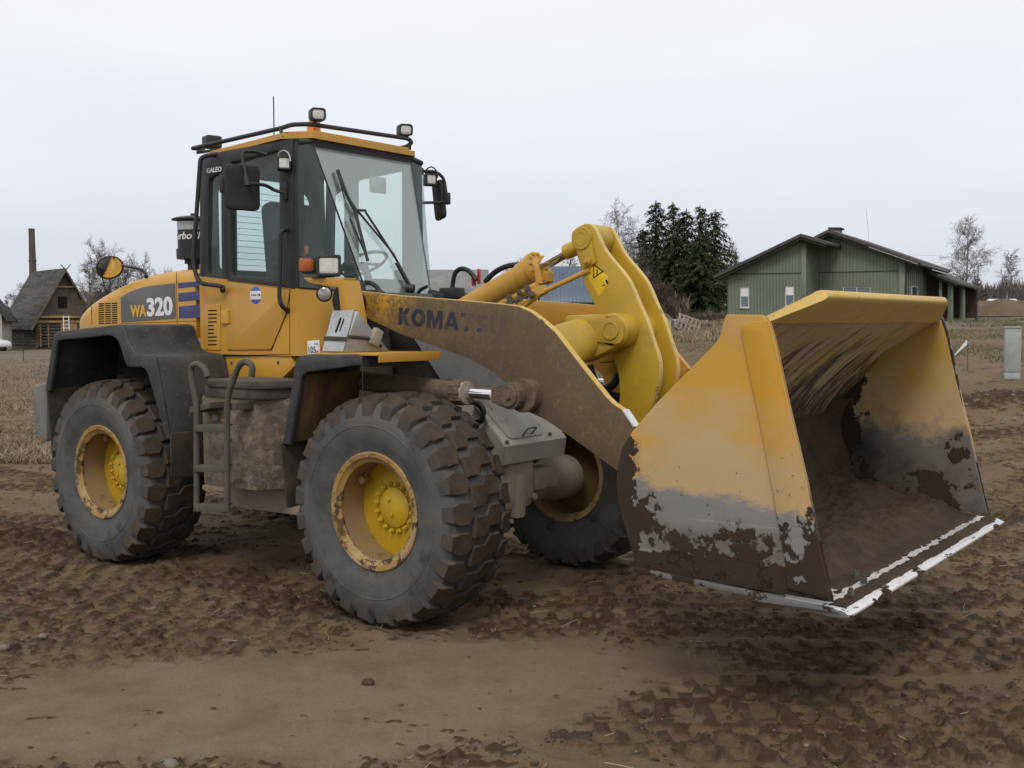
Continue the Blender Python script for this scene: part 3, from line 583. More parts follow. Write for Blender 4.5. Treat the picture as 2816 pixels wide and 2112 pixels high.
# roof rail, lights, beacon, aerial
zr = 3.40
Rr = [(-2.62, -.56, zr-.10), (-2.62, -.60, zr-.075), (-1.62, -.66, zr), (-1.27, -.50, zr+.005), (-1.27, .50, zr+.005), (-1.62, .66, zr), (-2.62, .60, zr-.075), (-2.62, -.56, zr-.09)]
rl = obj('roof_rail', [tube([onY(530, 408, -.66), onY(775, 352, -.68), onY(800, 343, -.60), onY(850, 341, -.48), onY(1122, 381, .53), onY(1133, 391, .60), onY(1120, 403, .66)]+[(-2.5, .66, 3.33)], .017, corner=.07), tube([onY(530, 408, -.66), onY(560, 412, -.45)], .015), tube([onY(770, 353, -.68), onY(779, 378, -.68)], .014), tube([onY(1128, 385, .55), onY(1127, 412, .56)], .012), tube([onY(1122, 402, .60), onY(1086, 408, .60)], .012), tube([onY(540, 420, -.64), onY(600, 412, -.5)], .012)], m_blk, LD)
def lamp(name, c, s, d, parent, up=(0, 0, 1), rad=.02, depth=.09):
    """square work lamp: housing, bezel and lens facing d"""
    d = Vector(d).normalized(); u = Vector(up).cross(d).normalized(); M4 = Mfrm(c, u, d.cross(u))
    w_, h_ = s; o_ = rnd([(-w_/2, -h_/2), (w_/2, -h_/2), (w_/2, h_/2), (-w_/2, h_/2)], rad)
    i_ = rnd([(-w_*.385, -h_*.36), (w_*.385, -h_*.36), (w_*.385, h_*.36), (-w_*.385, h_*.36)], rad*.8)
    hs = obj(name, [sheet(o_, M4, depth, bev=.012), sheet(o_, M4, .016, [i_], .004, .014)], m_blk, parent)
    obj('lens', sheet(i_, M4, .006, bev=.001, w0=.006), m_lamp, hs)
    return hs
TOC = (.62, -.75, -.05)
l1 = lamp('work_lamp', onY(875, 314, -.42), (.115, .095), (.85, -.5, -.05), LD, rad=.03)
obj('bracket', tube([onY(868, 330, -.42), onY(862, 344, -.44)], .014), m_blk, l1)
l2 = lamp('work_lamp', onY(1116, 357, .50), (.115, .095), (.85, -.5, -.05), LD, rad=.03)
obj('bracket', tube([onY(1108, 373, .50), onY(1106, 383, .50)], .014), m_blk, l2)
l3 = lamp('work_lamp', onY(578, 393, -.5), (.13, .10), (-.9, .2, .0), LD, rad=.02)
bc = onY(863, 372, -.30)
obj('beacon', [lathe([(0, .058), (.02, .060), (.03, .055), (.10, .050), (.118, .03), (.12, 0)], (bc[0], bc[1], bc[2]-.005), (0, 0, 1), 28)], m_amber, LD)
obj('aerial', [tube([onY(754, 385, -.62), onY(752, 265, -.62)], .0045, 2, 0), rod(onY(754, 400, -.62), onY(754, 372, -.62), .008)], m_blk, LD)
for (cx, cy, y, dd_) in ((781, 448, -.74, (.8, -.6, 0)), (1186, 493, .80, (.85, -.5, 0))):
    l_ = lamp('work_lamp', onY(cx, cy, y), (.095, .10), dd_, LD, rad=.012)
    a_ = onY(cx-14, cy-10, y); b_ = onY(cx+14, cy-10, y)
    obj('bracket', [tube([onY(cx-16, cy+2, y), onY(cx-16, cy-26, y), onY(cx, cy-36, y), onY(cx+14, cy-26, y), onY(cx+18, cy-4, y)], .006, 2, .03)], m_galv if y < 0 else m_blk, l_)
# mirrors
mo = onY(669, 515, -.92)
mr_ = obj('side_mirror', [sheet(rnd([(-.128, -.165), (.128, -.165), (.128, .165), (-.128, .165)], .05), Mfrm(mo, (.38, .925, 0), (0, 0, 1)), .05, bev=.02)], m_int, LD)
obj('mirror_arm', [tube([onY(735, 425, -.72), onY(700, 416, -.78), onY(668, 418, -.90), onY(666, 430, -.92), onY(678, 490, -.93)], .011, corner=.05), tube([onY(680, 503, -.94), onY(732, 509, -.80), onY(755, 524, -.72), onY(784, 530, -.70)], .013, corner=.05), rod(onY(676, 485, -.95), onY(681, 512, -.95), .022), box(onY(785, 525, -.695), (.04, .03, .13), .006)], m_blk, mr_)
ml = onY(1201, 551, .92)
mr2_ = obj('side_mirror', [sheet(rnd([(-.10, -.165), (.10, -.165), (.10, .165), (-.10, .165)], .05), Mfrm(ml, (.86, -.45, .10), (-.13, 0, 1)), .045, bev=.018)], m_int, LD)
obj('mirror_arm', [tube([onY(1134, 470, .70), onY(1200, 472, .84), onY(1221, 490, .92), onY(1229, 545, .92)], .014, corner=.06), tube([onY(1145, 558, .70), onY(1230, 556, .92)], .012, corner=0), box(onY(1229, 546, .92), (.05, .05, .10), .01), box(onY(1148, 472, .72), (.10, .06, .06), .01)], m_blk, mr2_)
# grab rails
obj('grab_rail', [tube([onY(600, 424, -.66), onY(566, 428, -.74), onY(551, 436, -.78), onY(531, 722, -.80), onY(545, 779, -.80), onY(611, 787, -.75), onY(612, 797, -.70)], .017, corner=.07), rod(onY(612, 800, -.70), onY(613, 790, -.74), .02)], m_blk, LD)
obj('grab_rail', [tube([onY(791, 631, -.69), onY(776, 633, -.75), onY(771, 645, -.76), onY(768, 820, -.76), onY(775, 843, -.75), onY(791, 853, -.69)], .016, corner=.05), box(onY(790, 853, -.69), (.04, .02, .04), .008), box(onY(790, 631, -.69), (.04, .02, .04), .008)], m_blk, LD)
obj('door_latch', [box(onY(612, 510, -.70), (.05, .03, .11), .008)], m_blk, LD)
# headlight bracket
bo = XZ(c1((1000, 1408), (1262, 1408), (1288, 1425), (1335, 1665), (1345, 1740), (1275, 1740), (1248, 1478), (1170, 1470), (1080, 1452), (1030, 1440)), -.94)
hb = obj('headlight_bracket', [slab(bo, -.945, -.935, bev=.002), slab([bo[0], bo[1], (bo[1][0], bo[1][1]-.012), (bo[0][0], bo[0][1]-.012)], -.94, -.80, bev=.002), slab([bo[2], bo[3], bo[4], (bo[4][0]-.012, bo[4][1]), (bo[3][0]-.012, bo[3][1]), (bo[2][0]-.012, bo[2][1])], -.94, -.80, bev=.002)], m_yel, LD)
hl = lamp('headlight', onY(904, 730, -.93), (.165, .145), (.74, -.67, 0), LD, rad=.018, depth=.12)
ind = onY(844, 729, -.93)
il = obj('indicator_lamp', [box((0, 0, 0), (.11, .10, .115), .012, Matrix.Rotation(math.radians(-42), 4, 'Z'))], m_blk, hl); il.location = onY(850, 730, -.90)
il2 = obj('amber_lens', [box((0, 0, 0), (.085, .105, .098), .02, Matrix.Rotation(math.radians(-42), 4, 'Z'))], m_amberd, hl); il2.location = onY(843, 729, -.925)
obj('base_bracket', box(onY(885, 762, -.92), (.12, .08, .02), .003), m_frdk, hl)
rl_ = obj('round_lamp', [lathe([(-.04, .055), (0, .058), (.004, .05)], onY(892, 808, -.70), (.72, -.69, 0), 28)], m_frdk, LD)
obj('lens', [lathe([(.003, .048), (.012, .03), (.014, 0)], onY(892, 808, -.70), (.72, -.69, 0), 28)], m_lamp, rl_)
# ---------------- tank and ladder below the cab
tz = [onY(*q, -1.08)[2] for q in cb((300, 525), (300, 1300))]
tx0, tx1 = onY(*cb((160, 700))[0], -1.10)[0], onY(*cb((655, 700))[0], -1.10)[0]
tk = obj('side_tank', [sheet(rnd([(tx0, -1.10), (tx1-.06, -1.10), (tx1+.25, -.62), (tx0, -.62)], [.05, .08, .05, .02]), Matrix.Translation((0, 0, tz[0])), tz[0]-tz[1], bev=.015)], m_tank, LD)
sx0, sx1 = onY(*cb((210, 430))[0], -1.13)[0], onY(*cb((655, 430))[0], -1.13)[0]; sz0, sz1 = onY(*cb((430, 392))[0], -1.13)[2], onY(*cb((430, 462))[0], -1.13)[2]
obj('tank_step', [sheet(rnd([(sx0, -1.13), (sx1, -1.13), (sx1+.12, -.70), (sx0, -.70)], [.02, .07, .02, .02]), Matrix.Translation((0, 0, sz0)), sz0-sz1, bev=.008), sheet(rnd([(sx0-.05, -1.115), (sx1-.02, -1.115), (sx1+.08, -.70), (sx0-.05, -.70)], [.02, .07, .02, .02]), Matrix.Translation((0, 0, sz1-.002)), .07, bev=.004)], m_lad, tk)
obj('drain_fitting', [rod(onY(*cb((285, 715))[0], -1.09), onY(*cb((285, 715))[0], -1.13), .026, n=12), rod(onY(*cb((258, 620))[0], -1.09), onY(*cb((258, 620))[0], -1.12), .02, n=12)], m_axle, tk)
obj('marker_reflector', box(onY(*cb((352, 740))[0], -1.105), (.03, .006, .025), .003), m_amberd, tk)
obj('battery_box', [slab(rnd(XZ(cb((735, 470), (940, 410), (895, 672), (740, 674)), -.86), .01), -.86, -.5, bev=.008), slab(rnd(XZ(cb((800, 500), (880, 490), (880, 640), (800, 640)), -.875), .02), -.872, -.85)], m_frdk, LD)
obj('battery_cable', [tube([onY(*q, -.88) for q in cb((665, 480), (740, 492), (712, 540), (725, 600), (718, 660))], .008, 3, .03), rod(onY(*cb((720, 545))[0], -.90), onY(*cb((720, 545))[0], -.86), .016, n=8), rod(onY(*cb((722, 650))[0], -.90), onY(*cb((722, 650))[0], -.86), .016, n=8)], m_lad, LD)
ld = obj('access_ladder', [tube([onY(*q, -1.27) for q in cb((222, 365), (205, 300), (140, 245), (75, 270), (88, 400), (128, 600), (128, 1460))], .022, corner=.09), tube([onY(*q, -1.27) for q in cb((600, 360), (612, 270), (550, 225), (490, 265), (450, 370), (400, 520), (390, 600), (390, 1520))], .022, corner=.09)], m_lad, LD)
for (y0, y1, dy) in ((775, 835, 0), (1120, 1180, 0), (1455, 1520, 4)):
    a_, b_ = onY(*cb((125, (y0+y1)/2))[0], -1.27), onY(*cb((390, (y0+y1)/2+dy))[0], -1.27); hh = onY(*cb((250, y0))[0], -1.27)[2]-onY(*cb((250, y1))[0], -1.27)[2]
    obj('rung', [slab([(a_[0], a_[2]-hh/2), (b_[0], b_[2]-hh/2), (b_[0], b_[2]+hh/2), (a_[0], a_[2]+hh/2)], -1.295, -1.285, bev=.002), slab([(a_[0], a_[2]+hh/2-.01), (b_[0], b_[2]+hh/2-.01), (b_[0], b_[2]+hh/2), (a_[0], a_[2]+hh/2)], -1.286, -1.22, bev=.002), box(((a_[0]+b_[0])/2, -1.25, a_[2]+hh/2+.004), (.10, .05, .012), .006)], m_lad, ld)
objs('mount_bracket', [slab(XZ(cb((65, 625), (235, 585), (235, 635), (65, 680)), -1.25), -1.25, -1.10, bev=.003), slab(XZ(cb((370, 590), (460, 590), (460, 650), (370, 650)), -1.25), -1.25, -1.10, bev=.003)], m_lad, ld)
obj('belly_guard', [hull([(x, y, z) for x, z in XZ(cb((415, 1310), (830, 1240), (1020, 1450), (1000, 1560), (800, 1530), (410, 1480)), -.80) for y in (-.80, .5)], .01)], m_axle, LD)
obj('articulation_joint', [rod((-1.25, 0, .62), (-1.25, 0, 1.55), .16), box((-1.0, 0, 1.35), (.7, .5, .22), .03), box((-1.0, 0, .75), (.7, .5, .18), .03)], m_frdk, LD)
# ---------------- front frame and axle
FY = .32
m_plate = M('dusty_skylit_plate', (.46, .465, .45), .55, var=(2.5, .12), layers=[((.50, .46, .40), 2.4, .42, .72, {'op': .6}), ((.20, .165, .13), 5, .56, .70, {'op': .7})])  # dusty grey raised in colour to paint in the sky light this plate catches
fpo = XZ([(930, 800), (1012, 835), (1100, 895), (1137, 927), (1243, 960), (1343, 1008), (1385, 1050), (1300, 1085), (1340, 1160), (1375, 1232), (1372, 1275), (1200, 1250), (1000, 1150), (900, 1100)], -FY)
fpo = [(x, max(z, .88)) for x, z in fpo]
obj('front_frame', [slab(fpo, -FY, -FY+.05, bev=.006), slab(fpo, FY-.05, FY, bev=.006), slab([(-.95, 1.45), (-.5, 1.95), (-.45, 1.95), (-.5, 1.0), (-.95, 1.0)], -FY+.05, FY-.05)], m_frdk, LD)
obj('frame_side_plate', [slab(XZ(c4((85, 803), (330, 880), (560, 990), (675, 1090), (690, 1150), (560, 1200), (450, 1150), (360, 1070), (260, 1072)), -FY-.02), -FY-.022, -FY-.004, bev=.003)], m_plate, LD)
# sloped cover between the boom arms
cp = [onY(*q, -FY-.04) for q in c8((150, 145), (420, 540), (400, 692))]; yl, yr = -FY-.05, FY+.04
p0, p1, p2 = [(q[0], q[2]) for q in cp]
sd = np.array(p1)-np.array(p0)
p0b = (p0[0]-sd[0]*.25, p0[1]-sd[1]*.25)
cov = obj('axle_cover', [slab([p0b, p1, p2, (p2[0]-.02, p2[1]), (p1[0]-.02, p1[1]-.008), (p0b[0]-.02, p0b[1]-.008)], yl, yr, bev=.004), slab([p0b, p1, p2, (p2[0]-.5, p2[1]+.02), (p0b[0]-.3, p0b[1]-.3)], yl+.002, yl+.012, bev=.002)], m_gdust, LD)
cn = Vector((p1[0]-p0[0], 0, p1[1]-p0[1])); Mc = Mfrm((p1[0], 0, p1[1]), (0, 1, 0), tuple(-cn))
hl_ = cn.length
if Mc.col[2][0] < 0: Mc = Mc @ Matrix.Diagonal((1, 1, -1, 1))
obj('cover_hatch', [sheet(rnd([(yl+.10, .05), (yl+.50, .05), (yl+.48, hl_*.95), (yl+.04, hl_*.98)], .04), Mc, .012, bev=.003, w0=.010)], m_gdust, cov)
def onC(px, py, h=.01):
    n = Vector(Mc.col[2][:3]); o = Vector(Mc.col[3][:3]); d = Vector(_ray(px, py)); c_ = Vector(CAM); t = (o-c_).dot(n)/d.dot(n); return c_+d*t+n*h
obj('handle', [tube([onC(*c8((555, 458))[0]), onC(*c8((580, 420))[0], .045), onC(*c8((652, 408))[0], .045), onC(*c8((628, 442))[0])], .006, 3, .02)]+[rod(onC(*c8(q)[0], .0), onC(*c8(q)[0], .02), .014, n=6) for q in ((428, 508), (785, 440))], m_lad, cov)
ax = obj('front_axle', [lathe([(-.36, .10), (-.34, .155), (-.24, .205), (-.10, .225), (.05, .225), (.10, .20), (.12, .14), (.55, .135), (.62, .165), (.86, .165), (.88, .10)], (.0, -.02, WR-.02), (0, 1, 0), 36), box((.12, -.12, .80), (.34, .40, .42), .09), box((.26, -.14, .70), (.10, .10, .30), .02), box((.18, .22, .78), (.16, .30, .16), .03), rod((0, -.9, WR), (0, -.3, WR), .14)], m_axle, LD)
obj('drain_plug', [rod((.28, .02, .68), (.31, .02, .68), .026, n=8), box((.24, -.18, .53), (.04, .03, .03), .004)], m_axle, ax)
obj('brake_hose', [tube([onY(*q, -.45) for q in c4((440, 1215), (500, 1215), (535, 1260), (525, 1320), (480, 1340))], .016, 3, .08), tube([onY(*q, -.42) for q in c8((140, 160), (215, 200), (245, 260), (225, 330), (170, 350))], .017, 3, .06)], m_hose, LD)
# ---------------- boom arms
top = c4((-330, 520), (-270, 512), (0, 541), (330, 566), (600, 590), (690, 600), (745, 608), (820, 640), (900, 700), (980, 772), (1080, 902), (1190, 1042), (1300, 1180), (1345, 1225), (1405, 1265), (1478, 1372))
bot = c4((1560, 1500), (1500, 1640), (1385, 1655), (1080, 1432), (920, 1322), (800, 1268), (715, 1238), (672, 1130), (668, 1088), (600, 1030), (450, 940), (200, 850), (0, 780), (-190, 690), (-300, 600))
bp_ = XZ(top+bot, -.6)
be = XZ(top[3:], -.6)
def boom_arm(side):
    ys = -.6 if side < 0 else .54
    o_ = obj('boom_arm', [slab(rnd(bp_, .02, 2), ys, ys+.06, bev=.004)], m_boom if side < 0 else m_yel, LD)
    n = len(top); V, F = [], []
    tp = bp_[1:len(top)]
    for i, (x, z) in enumerate(tp):
        a_ = np.array(tp[max(0, i-1)]); b_ = np.array(tp[min(len(tp)-1, i+1)]); t = (b_-a_)/np.linalg.norm(b_-a_); nn = np.array((-t[1], t[0]))
        for k in (0.0055, .001): V += [(x+nn[0]*k, ys+.005, z+nn[1]*k), (x+nn[0]*k, ys+.055, z+nn[1]*k)]
    for i in range(len(tp)-1):
        b_ = i*4; F += [(b_, b_+1, b_+5, b_+4), (b_+2, b_+6, b_+7, b_+3), (b_, b_+4, b_+6, b_+2), (b_+1, b_+3, b_+7, b_+5)]
    F += [(0, 2, 3, 1), (len(V)-4, len(V)-3, len(V)-1, len(V)-2)]
    obj('top_edge', from_vf(V, F), m_edge, o_, 60)
    return o_
ba = boom_arm(-1); bal = boom_arm(1)
t0, t1 = c4((1405, 1265))[0], c4((1478, 1372))[0]
A_, B_ = onY(*t0, -.6), onY(*t1, -.6)
obj('worn_tip', [hull([(p_[0]+dx, y, p_[2]+dx*.6) for p_ in (A_, B_) for dx in (.002, .010) for y in (-.602, -.538)])], m_steel, ba)
def stroke(P, w_):
    P = [np.array(p, float) for p in P]; L, R_ = [], []
    for i in range(len(P)):
        t = P[min(i+1, len(P)-1)]-P[max(i-1, 0)]; t /= np.linalg.norm(t); n_ = np.array((-t[1], t[0]))*w_/2; L.append(tuple(P[i]+n_)); R_.append(tuple(P[i]-n_))
    return L+R_[::-1]
def arc(cx, cy, rx, ry, a0, a1, n=14): return [(cx+rx*math.cos(math.radians(a0+(a1-a0)*k/n)), cy+ry*math.sin(math.radians(a0+(a1-a0)*k/n))) for k in range(n+1)]
el = lambda cx, cy, rx, ry: arc(cx, cy, rx, ry, 0, 345, 23)
BLK = [(.73, [([(0, 0), (.25, 0), (.25, .36), (.30, .42), (.47, 0), (.77, 0), (.47, .58), (.75, 1), (.46, 1), (.25, .66), (.25, 1), (0, 1)], [])]),
    (.92, [(el(.46, .5, .46, .52), [el(.46, .5, .20, .27)])]),
    (1.0, [([(0, 0), (.23, 0), (.23, .62), (.42, 0), (.58, 0), (.77, .62), (.77, 0), (1.0, 0), (1.0, 1), (.68, 1), (.50, .42), (.32, 1), (0, 1)], [])]),
    (.92, [([(0, 0), (.26, 0), (.32, .19), (.60, .19), (.66, 0), (.92, 0), (.60, 1), (.32, 1)], [[(.38, .38), (.54, .38), (.46, .68)]])]),
    (.76, [([(.255, 0), (.505, 0), (.505, .77), (.76, .77), (.76, 1), (0, 1), (0, .77), (.255, .77)], [])]),
    (.76, [(stroke(arc(.38, .725, .25, .165, 20, 270, 16)+arc(.38, .285, .25, .175, 90, -160, 16)[1:], .23), [])]),
    (.84, [(stroke([(.125, 1), (.125, .38)]+arc(.42, .40, .295, .285, 180, 360, 16)+[(.715, .38), (.715, 1)], .25), [])])]
a_, b_ = onY(1096, 893, -.6), onY(1385, 921, -.6); tot = sum(w_ for w_, _ in BLK)+.12*6; Lw = math.hypot(b_[0]-a_[0], b_[2]-a_[2]); sx_ = Lw/tot; hc = .118
M4 = Mfrm((a_[0], -.6012, a_[2]), (b_[0]-a_[0], 0, b_[2]-a_[2]), (0, 0, 1)); xo = 0; lt = []
for w_, polys in BLK:
    for out_, hol in polys: lt.append(sheet([((xo+x)*sx_, z*hc) for x, z in out_], M4, .0009, [[((xo+x)*sx_, z*hc) for x, z in h_] for h_ in hol], .0001))
    xo += w_+.12
obj('lettering', lt, m_navy, ba, 0)
pv = onY(985, 835, -.6)
obj('boom_pivot', [rod((pv[0], -.66, pv[2]), (pv[0], .66, pv[2]), .085), rod((pv[0]-.02, -.72, pv[2]+.02), (pv[0]-.02, -.66, pv[2]+.02), .12)], m_blk, LD)
objs('pivot_support', [slab(rnd([(pv[0]-.16, pv[2]+.1), (pv[0]+.12, pv[2]+.1), (pv[0]+.2, 1.3), (pv[0]-.1, 1.3)], .06), y, y+.06) for y in (-.50, .44)], m_frdk, LD)
# cross tube carrying the bell crank
pb = onY(1718, 908, -.135)
def arm_cast(sg):
    V, F = [], []; n = 32
    st_ = [(.545, -.36, -.21, .20), (.46, -.335, -.165, .185), (.38, -.30, -.12, .165), (.32, -.25, -.075, .145), (.20, -.20, -.05, .12)]
    for (y, dx, dz, r_) in st_:
        for k in range(n): a_ = 2*math.pi*k/n; V.append((pb[0]+dx+r_*math.cos(a_), sg*y, pb[2]+dz+r_*math.sin(a_)))
    for i in range(len(st_)-1):
        for k in range(n): F.append((i*n+k, i*n+(k+1) % n, (i+1)*n+(k+1) % n, (i+1)*n+k))
    F += [tuple(range(n)), tuple(range((len(st_)-1)*n, len(st_)*n))]
    me = from_vf(V, F); bm = bmesh.new(); bm.from_mesh(me); bmesh.ops.recalc_face_normals(bm, faces=bm.faces); bm.to_mesh(me); bm.free(); return me
ct = obj('boom_cross_tube', [arm_cast(-1), arm_cast(1), rod((pb[0], -.27, pb[2]), (pb[0], .27, pb[2]), .09), hull([(x, y, z) for x, z in ((pb[0], pb[2]+.105), (pb[0]-.36, pb[2]+.095), (pb[0]-.40, pb[2]-.23), (pb[0]-.20, pb[2]-.20), (pb[0]+.03, pb[2]-.105)) for y in (-.285, -.16)], .02), hull([(x, -y, z) for x, z in ((pb[0], pb[2]+.105), (pb[0]-.36, pb[2]+.095), (pb[0]-.40, pb[2]-.23), (pb[0]-.20, pb[2]-.20), (pb[0]+.03, pb[2]-.105)) for y in (-.27, -.16)], .02)], m_yel2, LD)
def pincap(pc_, y, r, d, ang, parent, L=.2):
    """keeper plate with boss and bolt on a pin end"""
    ux, uz = math.cos(ang), math.sin(ang); nx, nz = -uz, ux
    pts = [(pc_[0]+ux*a+nx*b, pc_[1]+uz*a+nz*b) for a, b in ((-r, -r*.95), (L, -r*.7), (L, r*.7), (-r, r*.95))]
    return obj('pin_cap', [slab(rnd(pts, [r*.7, .02, .02, r*.7], 6), y-.016, y, bev=.003), lathe([(0, r*.62), (.006, r*.66), (.010, r*.62), (.010, r*.5), (.006, r*.48), (.006, 0)], (pc_[0], y-.016, pc_[1]), (0, -1, 0), 28), rod((pc_[0]+ux*(L-.03), y-.016, pc_[1]+uz*(L-.03)), (pc_[0]+ux*(L-.03), y-.040, pc_[1]+uz*(L-.03)), .026, n=20), rod((pc_[0]+ux*(L-.03), y-.040, pc_[1]+uz*(L-.03)), (pc_[0]+ux*(L-.03), y-.055, pc_[1]+uz*(L-.03)), .016, n=6)], m_yel2, parent)
obj('pivot_boss', [rod((pb[0], -.285, pb[2]), (pb[0], .285, pb[2]), .108, n=36, ch=.012)], m_yel2, ct)
pincap((pb[0], pb[2]), -.286, .092, 0, math.pi-.03, ct, .25)
# bell crank: two plates
bc_out = c4((1086, 170), (1098, 130), (1125, 100), (1165, 83), (1210, 88), (1232, 120), (1290, 245), (1330, 300), (1375, 350), (1440, 430), (1478, 510), (1505, 580), (1560, 700), (1600, 830), (1632, 920), (1642, 985), (1640, 1050), (1618, 1150), (1590, 1240), (1540, 1350), (1490, 1440), (1330, 1440), (1385, 1260), (1392, 1170), (1388, 1050), (1352, 930), (1300, 800), (1255, 700), (1232, 590), (1172, 480), (1150, 370), (1118, 275))
bc1 = rnd(XZ(bc_out, -.135), .03, 3)
be_edge = c4((1232, 120), (1290, 245), (1375, 350), (1440, 430), (1505, 580), (1560, 700), (1600, 830), (1640, 950), (1640, 1050), (1590, 1240))
bk = obj('bell_crank', [slab(bc1, -.135, -.085, bev=.006), slab(bc1, .085, .135, bev=.006)], m_yel2, LD)
def edge_strip(pts, ys, wd, mat, parent, name, lift=.004):
    V, F = [], []; tp = smooth_path([(x, z) for x, z in pts], .08, 4)
    for i, (x, z) in enumerate(tp):
        a_ = np.array(tp[max(0, i-1)]); b_ = np.array(tp[min(len(tp)-1, i+1)]); t = (b_-a_)/np.linalg.norm(b_-a_); nn = np.array((-t[1], t[0]))
        for k in (lift, -.004): V += [(x+nn[0]*k, ys, z+nn[1]*k), (x+nn[0]*k, ys+wd, z+nn[1]*k)]
    for i in range(len(tp)-1):
        b_ = i*4; F += [(b_, b_+1, b_+5, b_+4), (b_+2, b_+6, b_+7, b_+3), (b_, b_+4, b_+6, b_+2), (b_+1, b_+3, b_+7, b_+5)]
    F += [(0, 2, 3, 1), (len(V)-4, len(V)-3, len(V)-1, len(V)-2)]
    return obj(name, from_vf(V, F), mat, parent, 60)
bxz = XZ(c4((1165, 83), (1210, 88), (1232, 120), (1290, 245), (1330, 300), (1375, 350), (1440, 430), (1478, 510), (1505, 580), (1560, 700), (1600, 830), (1632, 920), (1642, 985), (1640, 1050), (1618, 1150), (1590, 1240), (1540, 1350), (1490, 1440)), -.135)
edge_strip(bxz, -.129, .038, m_edge, bk, 'top_edge'); edge_strip(bxz, .091, .038, m_edge, bk, 'top_edge')
te = onY(1603, 656, -.135)
pincap((te[0], te[2]), -.136, .075, 0, -1.25, bk, .19)
obj('top_pin', [rod((te[0], -.16, te[2]), (te[0], .15, te[2]), .075, n=32)], m_yel2, bk)
obj('bucket_link_pin', [rod((onY(1760, 1150, 0)[0], -.16, onY(1760, 1150, 0)[2]-.1), (onY(1760, 1150, 0)[0], .16, onY(1760, 1150, 0)[2]-.1), .07)], m_yel2, bk)
m_ylab = M('warning_label_yellow', (.66, .45, .02), .45, var=(4, .08), layers=[(MUD, 40, .66, .74, {'op': .6})])
wl = obj('warning_label', slab(rnd(XZ(c4((1178, 345), (1228, 332), (1322, 420), (1312, 470), (1262, 545), (1225, 480), (1196, 430)), -.135), .01), -.1362, -.13, bev=.0004), m_ylab, bk)
tr = XZ(c4((1226, 335), (1292, 384), (1222, 432)), -.137); ctr_ = np.mean(np.array(tr), 0)
tri = [tuple(ctr_+(np.array(p_)-ctr_)*.72) for p_ in tr]
obj('warning_sign', [sheet(tr, Mside(-.1368), .001, [tri], .0002), slab(XZ(c4((1245, 370), (1254, 368), (1252, 412), (1244, 412)), -.137), -.1368, -.135, bev=.0002), slab(XZ(c4((1300, 438), (1312, 434), (1320, 462), (1311, 465)), -.137), -.1368, -.135, bev=.0002), slab(XZ(c4((1282, 470), (1300, 464), (1301, 472), (1283, 480)), -.137), -.1368, -.135, bev=.0002)], m_blackgap, wl)
# tilt cylinder
g0, g1, g2 = onY(1290, 845, 0), onY(1479, 737, 0), onY(1575, 683, 0)
ax_ = Vector(g1-g0).normalized(); b0 = Vector(g0)-ax_*.45
tcyl = obj('tilt_cylinder', [rod(b0, Vector(g1)-ax_*.12, .088, n=36), lathe([(-.14, .097), (-.03, .100), (-.03, .117), (.012, .117), (.014, .095), (.014, .05)], g1, ax_, 36)]+[rod(Vector(g1)+ax_*.012+q, Vector(g1)+ax_*.034+q, .0125, n=10) for q in [ (ax_.orthogonal().normalized()*math.cos(t)+ax_.cross(ax_.orthogonal().normalized())*math.sin(t))*.099 for t in np.linspace(0, 2*math.pi, 12, endpoint=False)]], m_cyl, LD)
obj('cylinder_rod', [rod(g1, Vector(g2)+ax_*.06, .042, n=28)], m_chrome, tcyl)
obj('rod_eye', [rod(Vector(g2)-ax_*.06, Vector(te)+Vector((0, .135, 0)), .052, n=28), rod((te[0], -.08, te[2]), (te[0], .08, te[2]), .10, n=36)], m_yel2, tcyl)
obj('position_sensor', [tube([onY(1440, 842, -.14), onY(1500, 800, -.14), onY(1622, 742, -.14)], .017, 4, 0), tube([onY(1340, 858, -.13), onY(1478, 786, -.13)], .030, 4, 0), slab(rnd(XZ(c4((800, 500), (895, 470), (912, 520), (820, 560)), -.16), .01), -.16, -.10)], m_cyl, tcyl)
obj('sensor_fitting', [rod(onY(*c4(q)[0], -.19), onY(*c4(q)[0], -.12), r_, n=8) for q, r_ in (((690, 545), .02), ((700, 575), .022), ((755, 515), .018), ((762, 558), .02), ((805, 490), .022), ((825, 528), .026), ((840, 530), .018), ((740, 575), .016))]+[tube([onY(*c4(q)[0], -.17) for q in ((690, 575), (760, 560), (840, 525))], .009, 3, 0), tube([onY(*c4(q)[0], -.15) for q in ((570, 600), (640, 575), (690, 545), (800, 490))], .006, 3, .02)], m_lad, tcyl)
objs('gland_ear', [slab(rnd(XZ(c4((840, 330), (875, 350), (900, 460), (862, 462)), -.11), .01), -.112, -.09), slab(rnd(XZ(c4((930, 360), (970, 390), (970, 450), (930, 470)), .05), .01), -.02, .06)], m_cyl, tcyl)
obj('hydraulic_hose', [tube([onY(*q, .22) for q in c4((330, 520), (336, 440), (352, 385), (385, 364), (430, 372), (465, 410), (482, 440))], .018, 4, .06)], m_hose, LD)
obj('hydraulic_hose', [tube([onY(*q, .16) for q in c4((540, 450), (590, 395), (650, 358), (720, 340), (790, 345))], .020, 4, .1)], m_hose, LD)
obj('hydraulic_hose', [tube([onY(*q, -.33) for q in c1((1370, 1500), (1400, 1450), (1460, 1440), (1520, 1470), (1550, 1530))], .018, 4, .06), tube([onY(*q, .2) for q in c1((1800, 1560), (1820, 1500), (1880, 1470))], .014, 4, .06), tube([onY(*q, .3) for q in c4((190, 520), (240, 530), (300, 548), (360, 560))], .03, 4, .06)], m_hose, LD)
obj('valve_block', [box(onY(*c4((330, 520))[0], .22), (.16, .12, .08), .01), box(onY(*c4((240, 548))[0], .2), (.2, .1, .06), .01)], m_blk, LD)
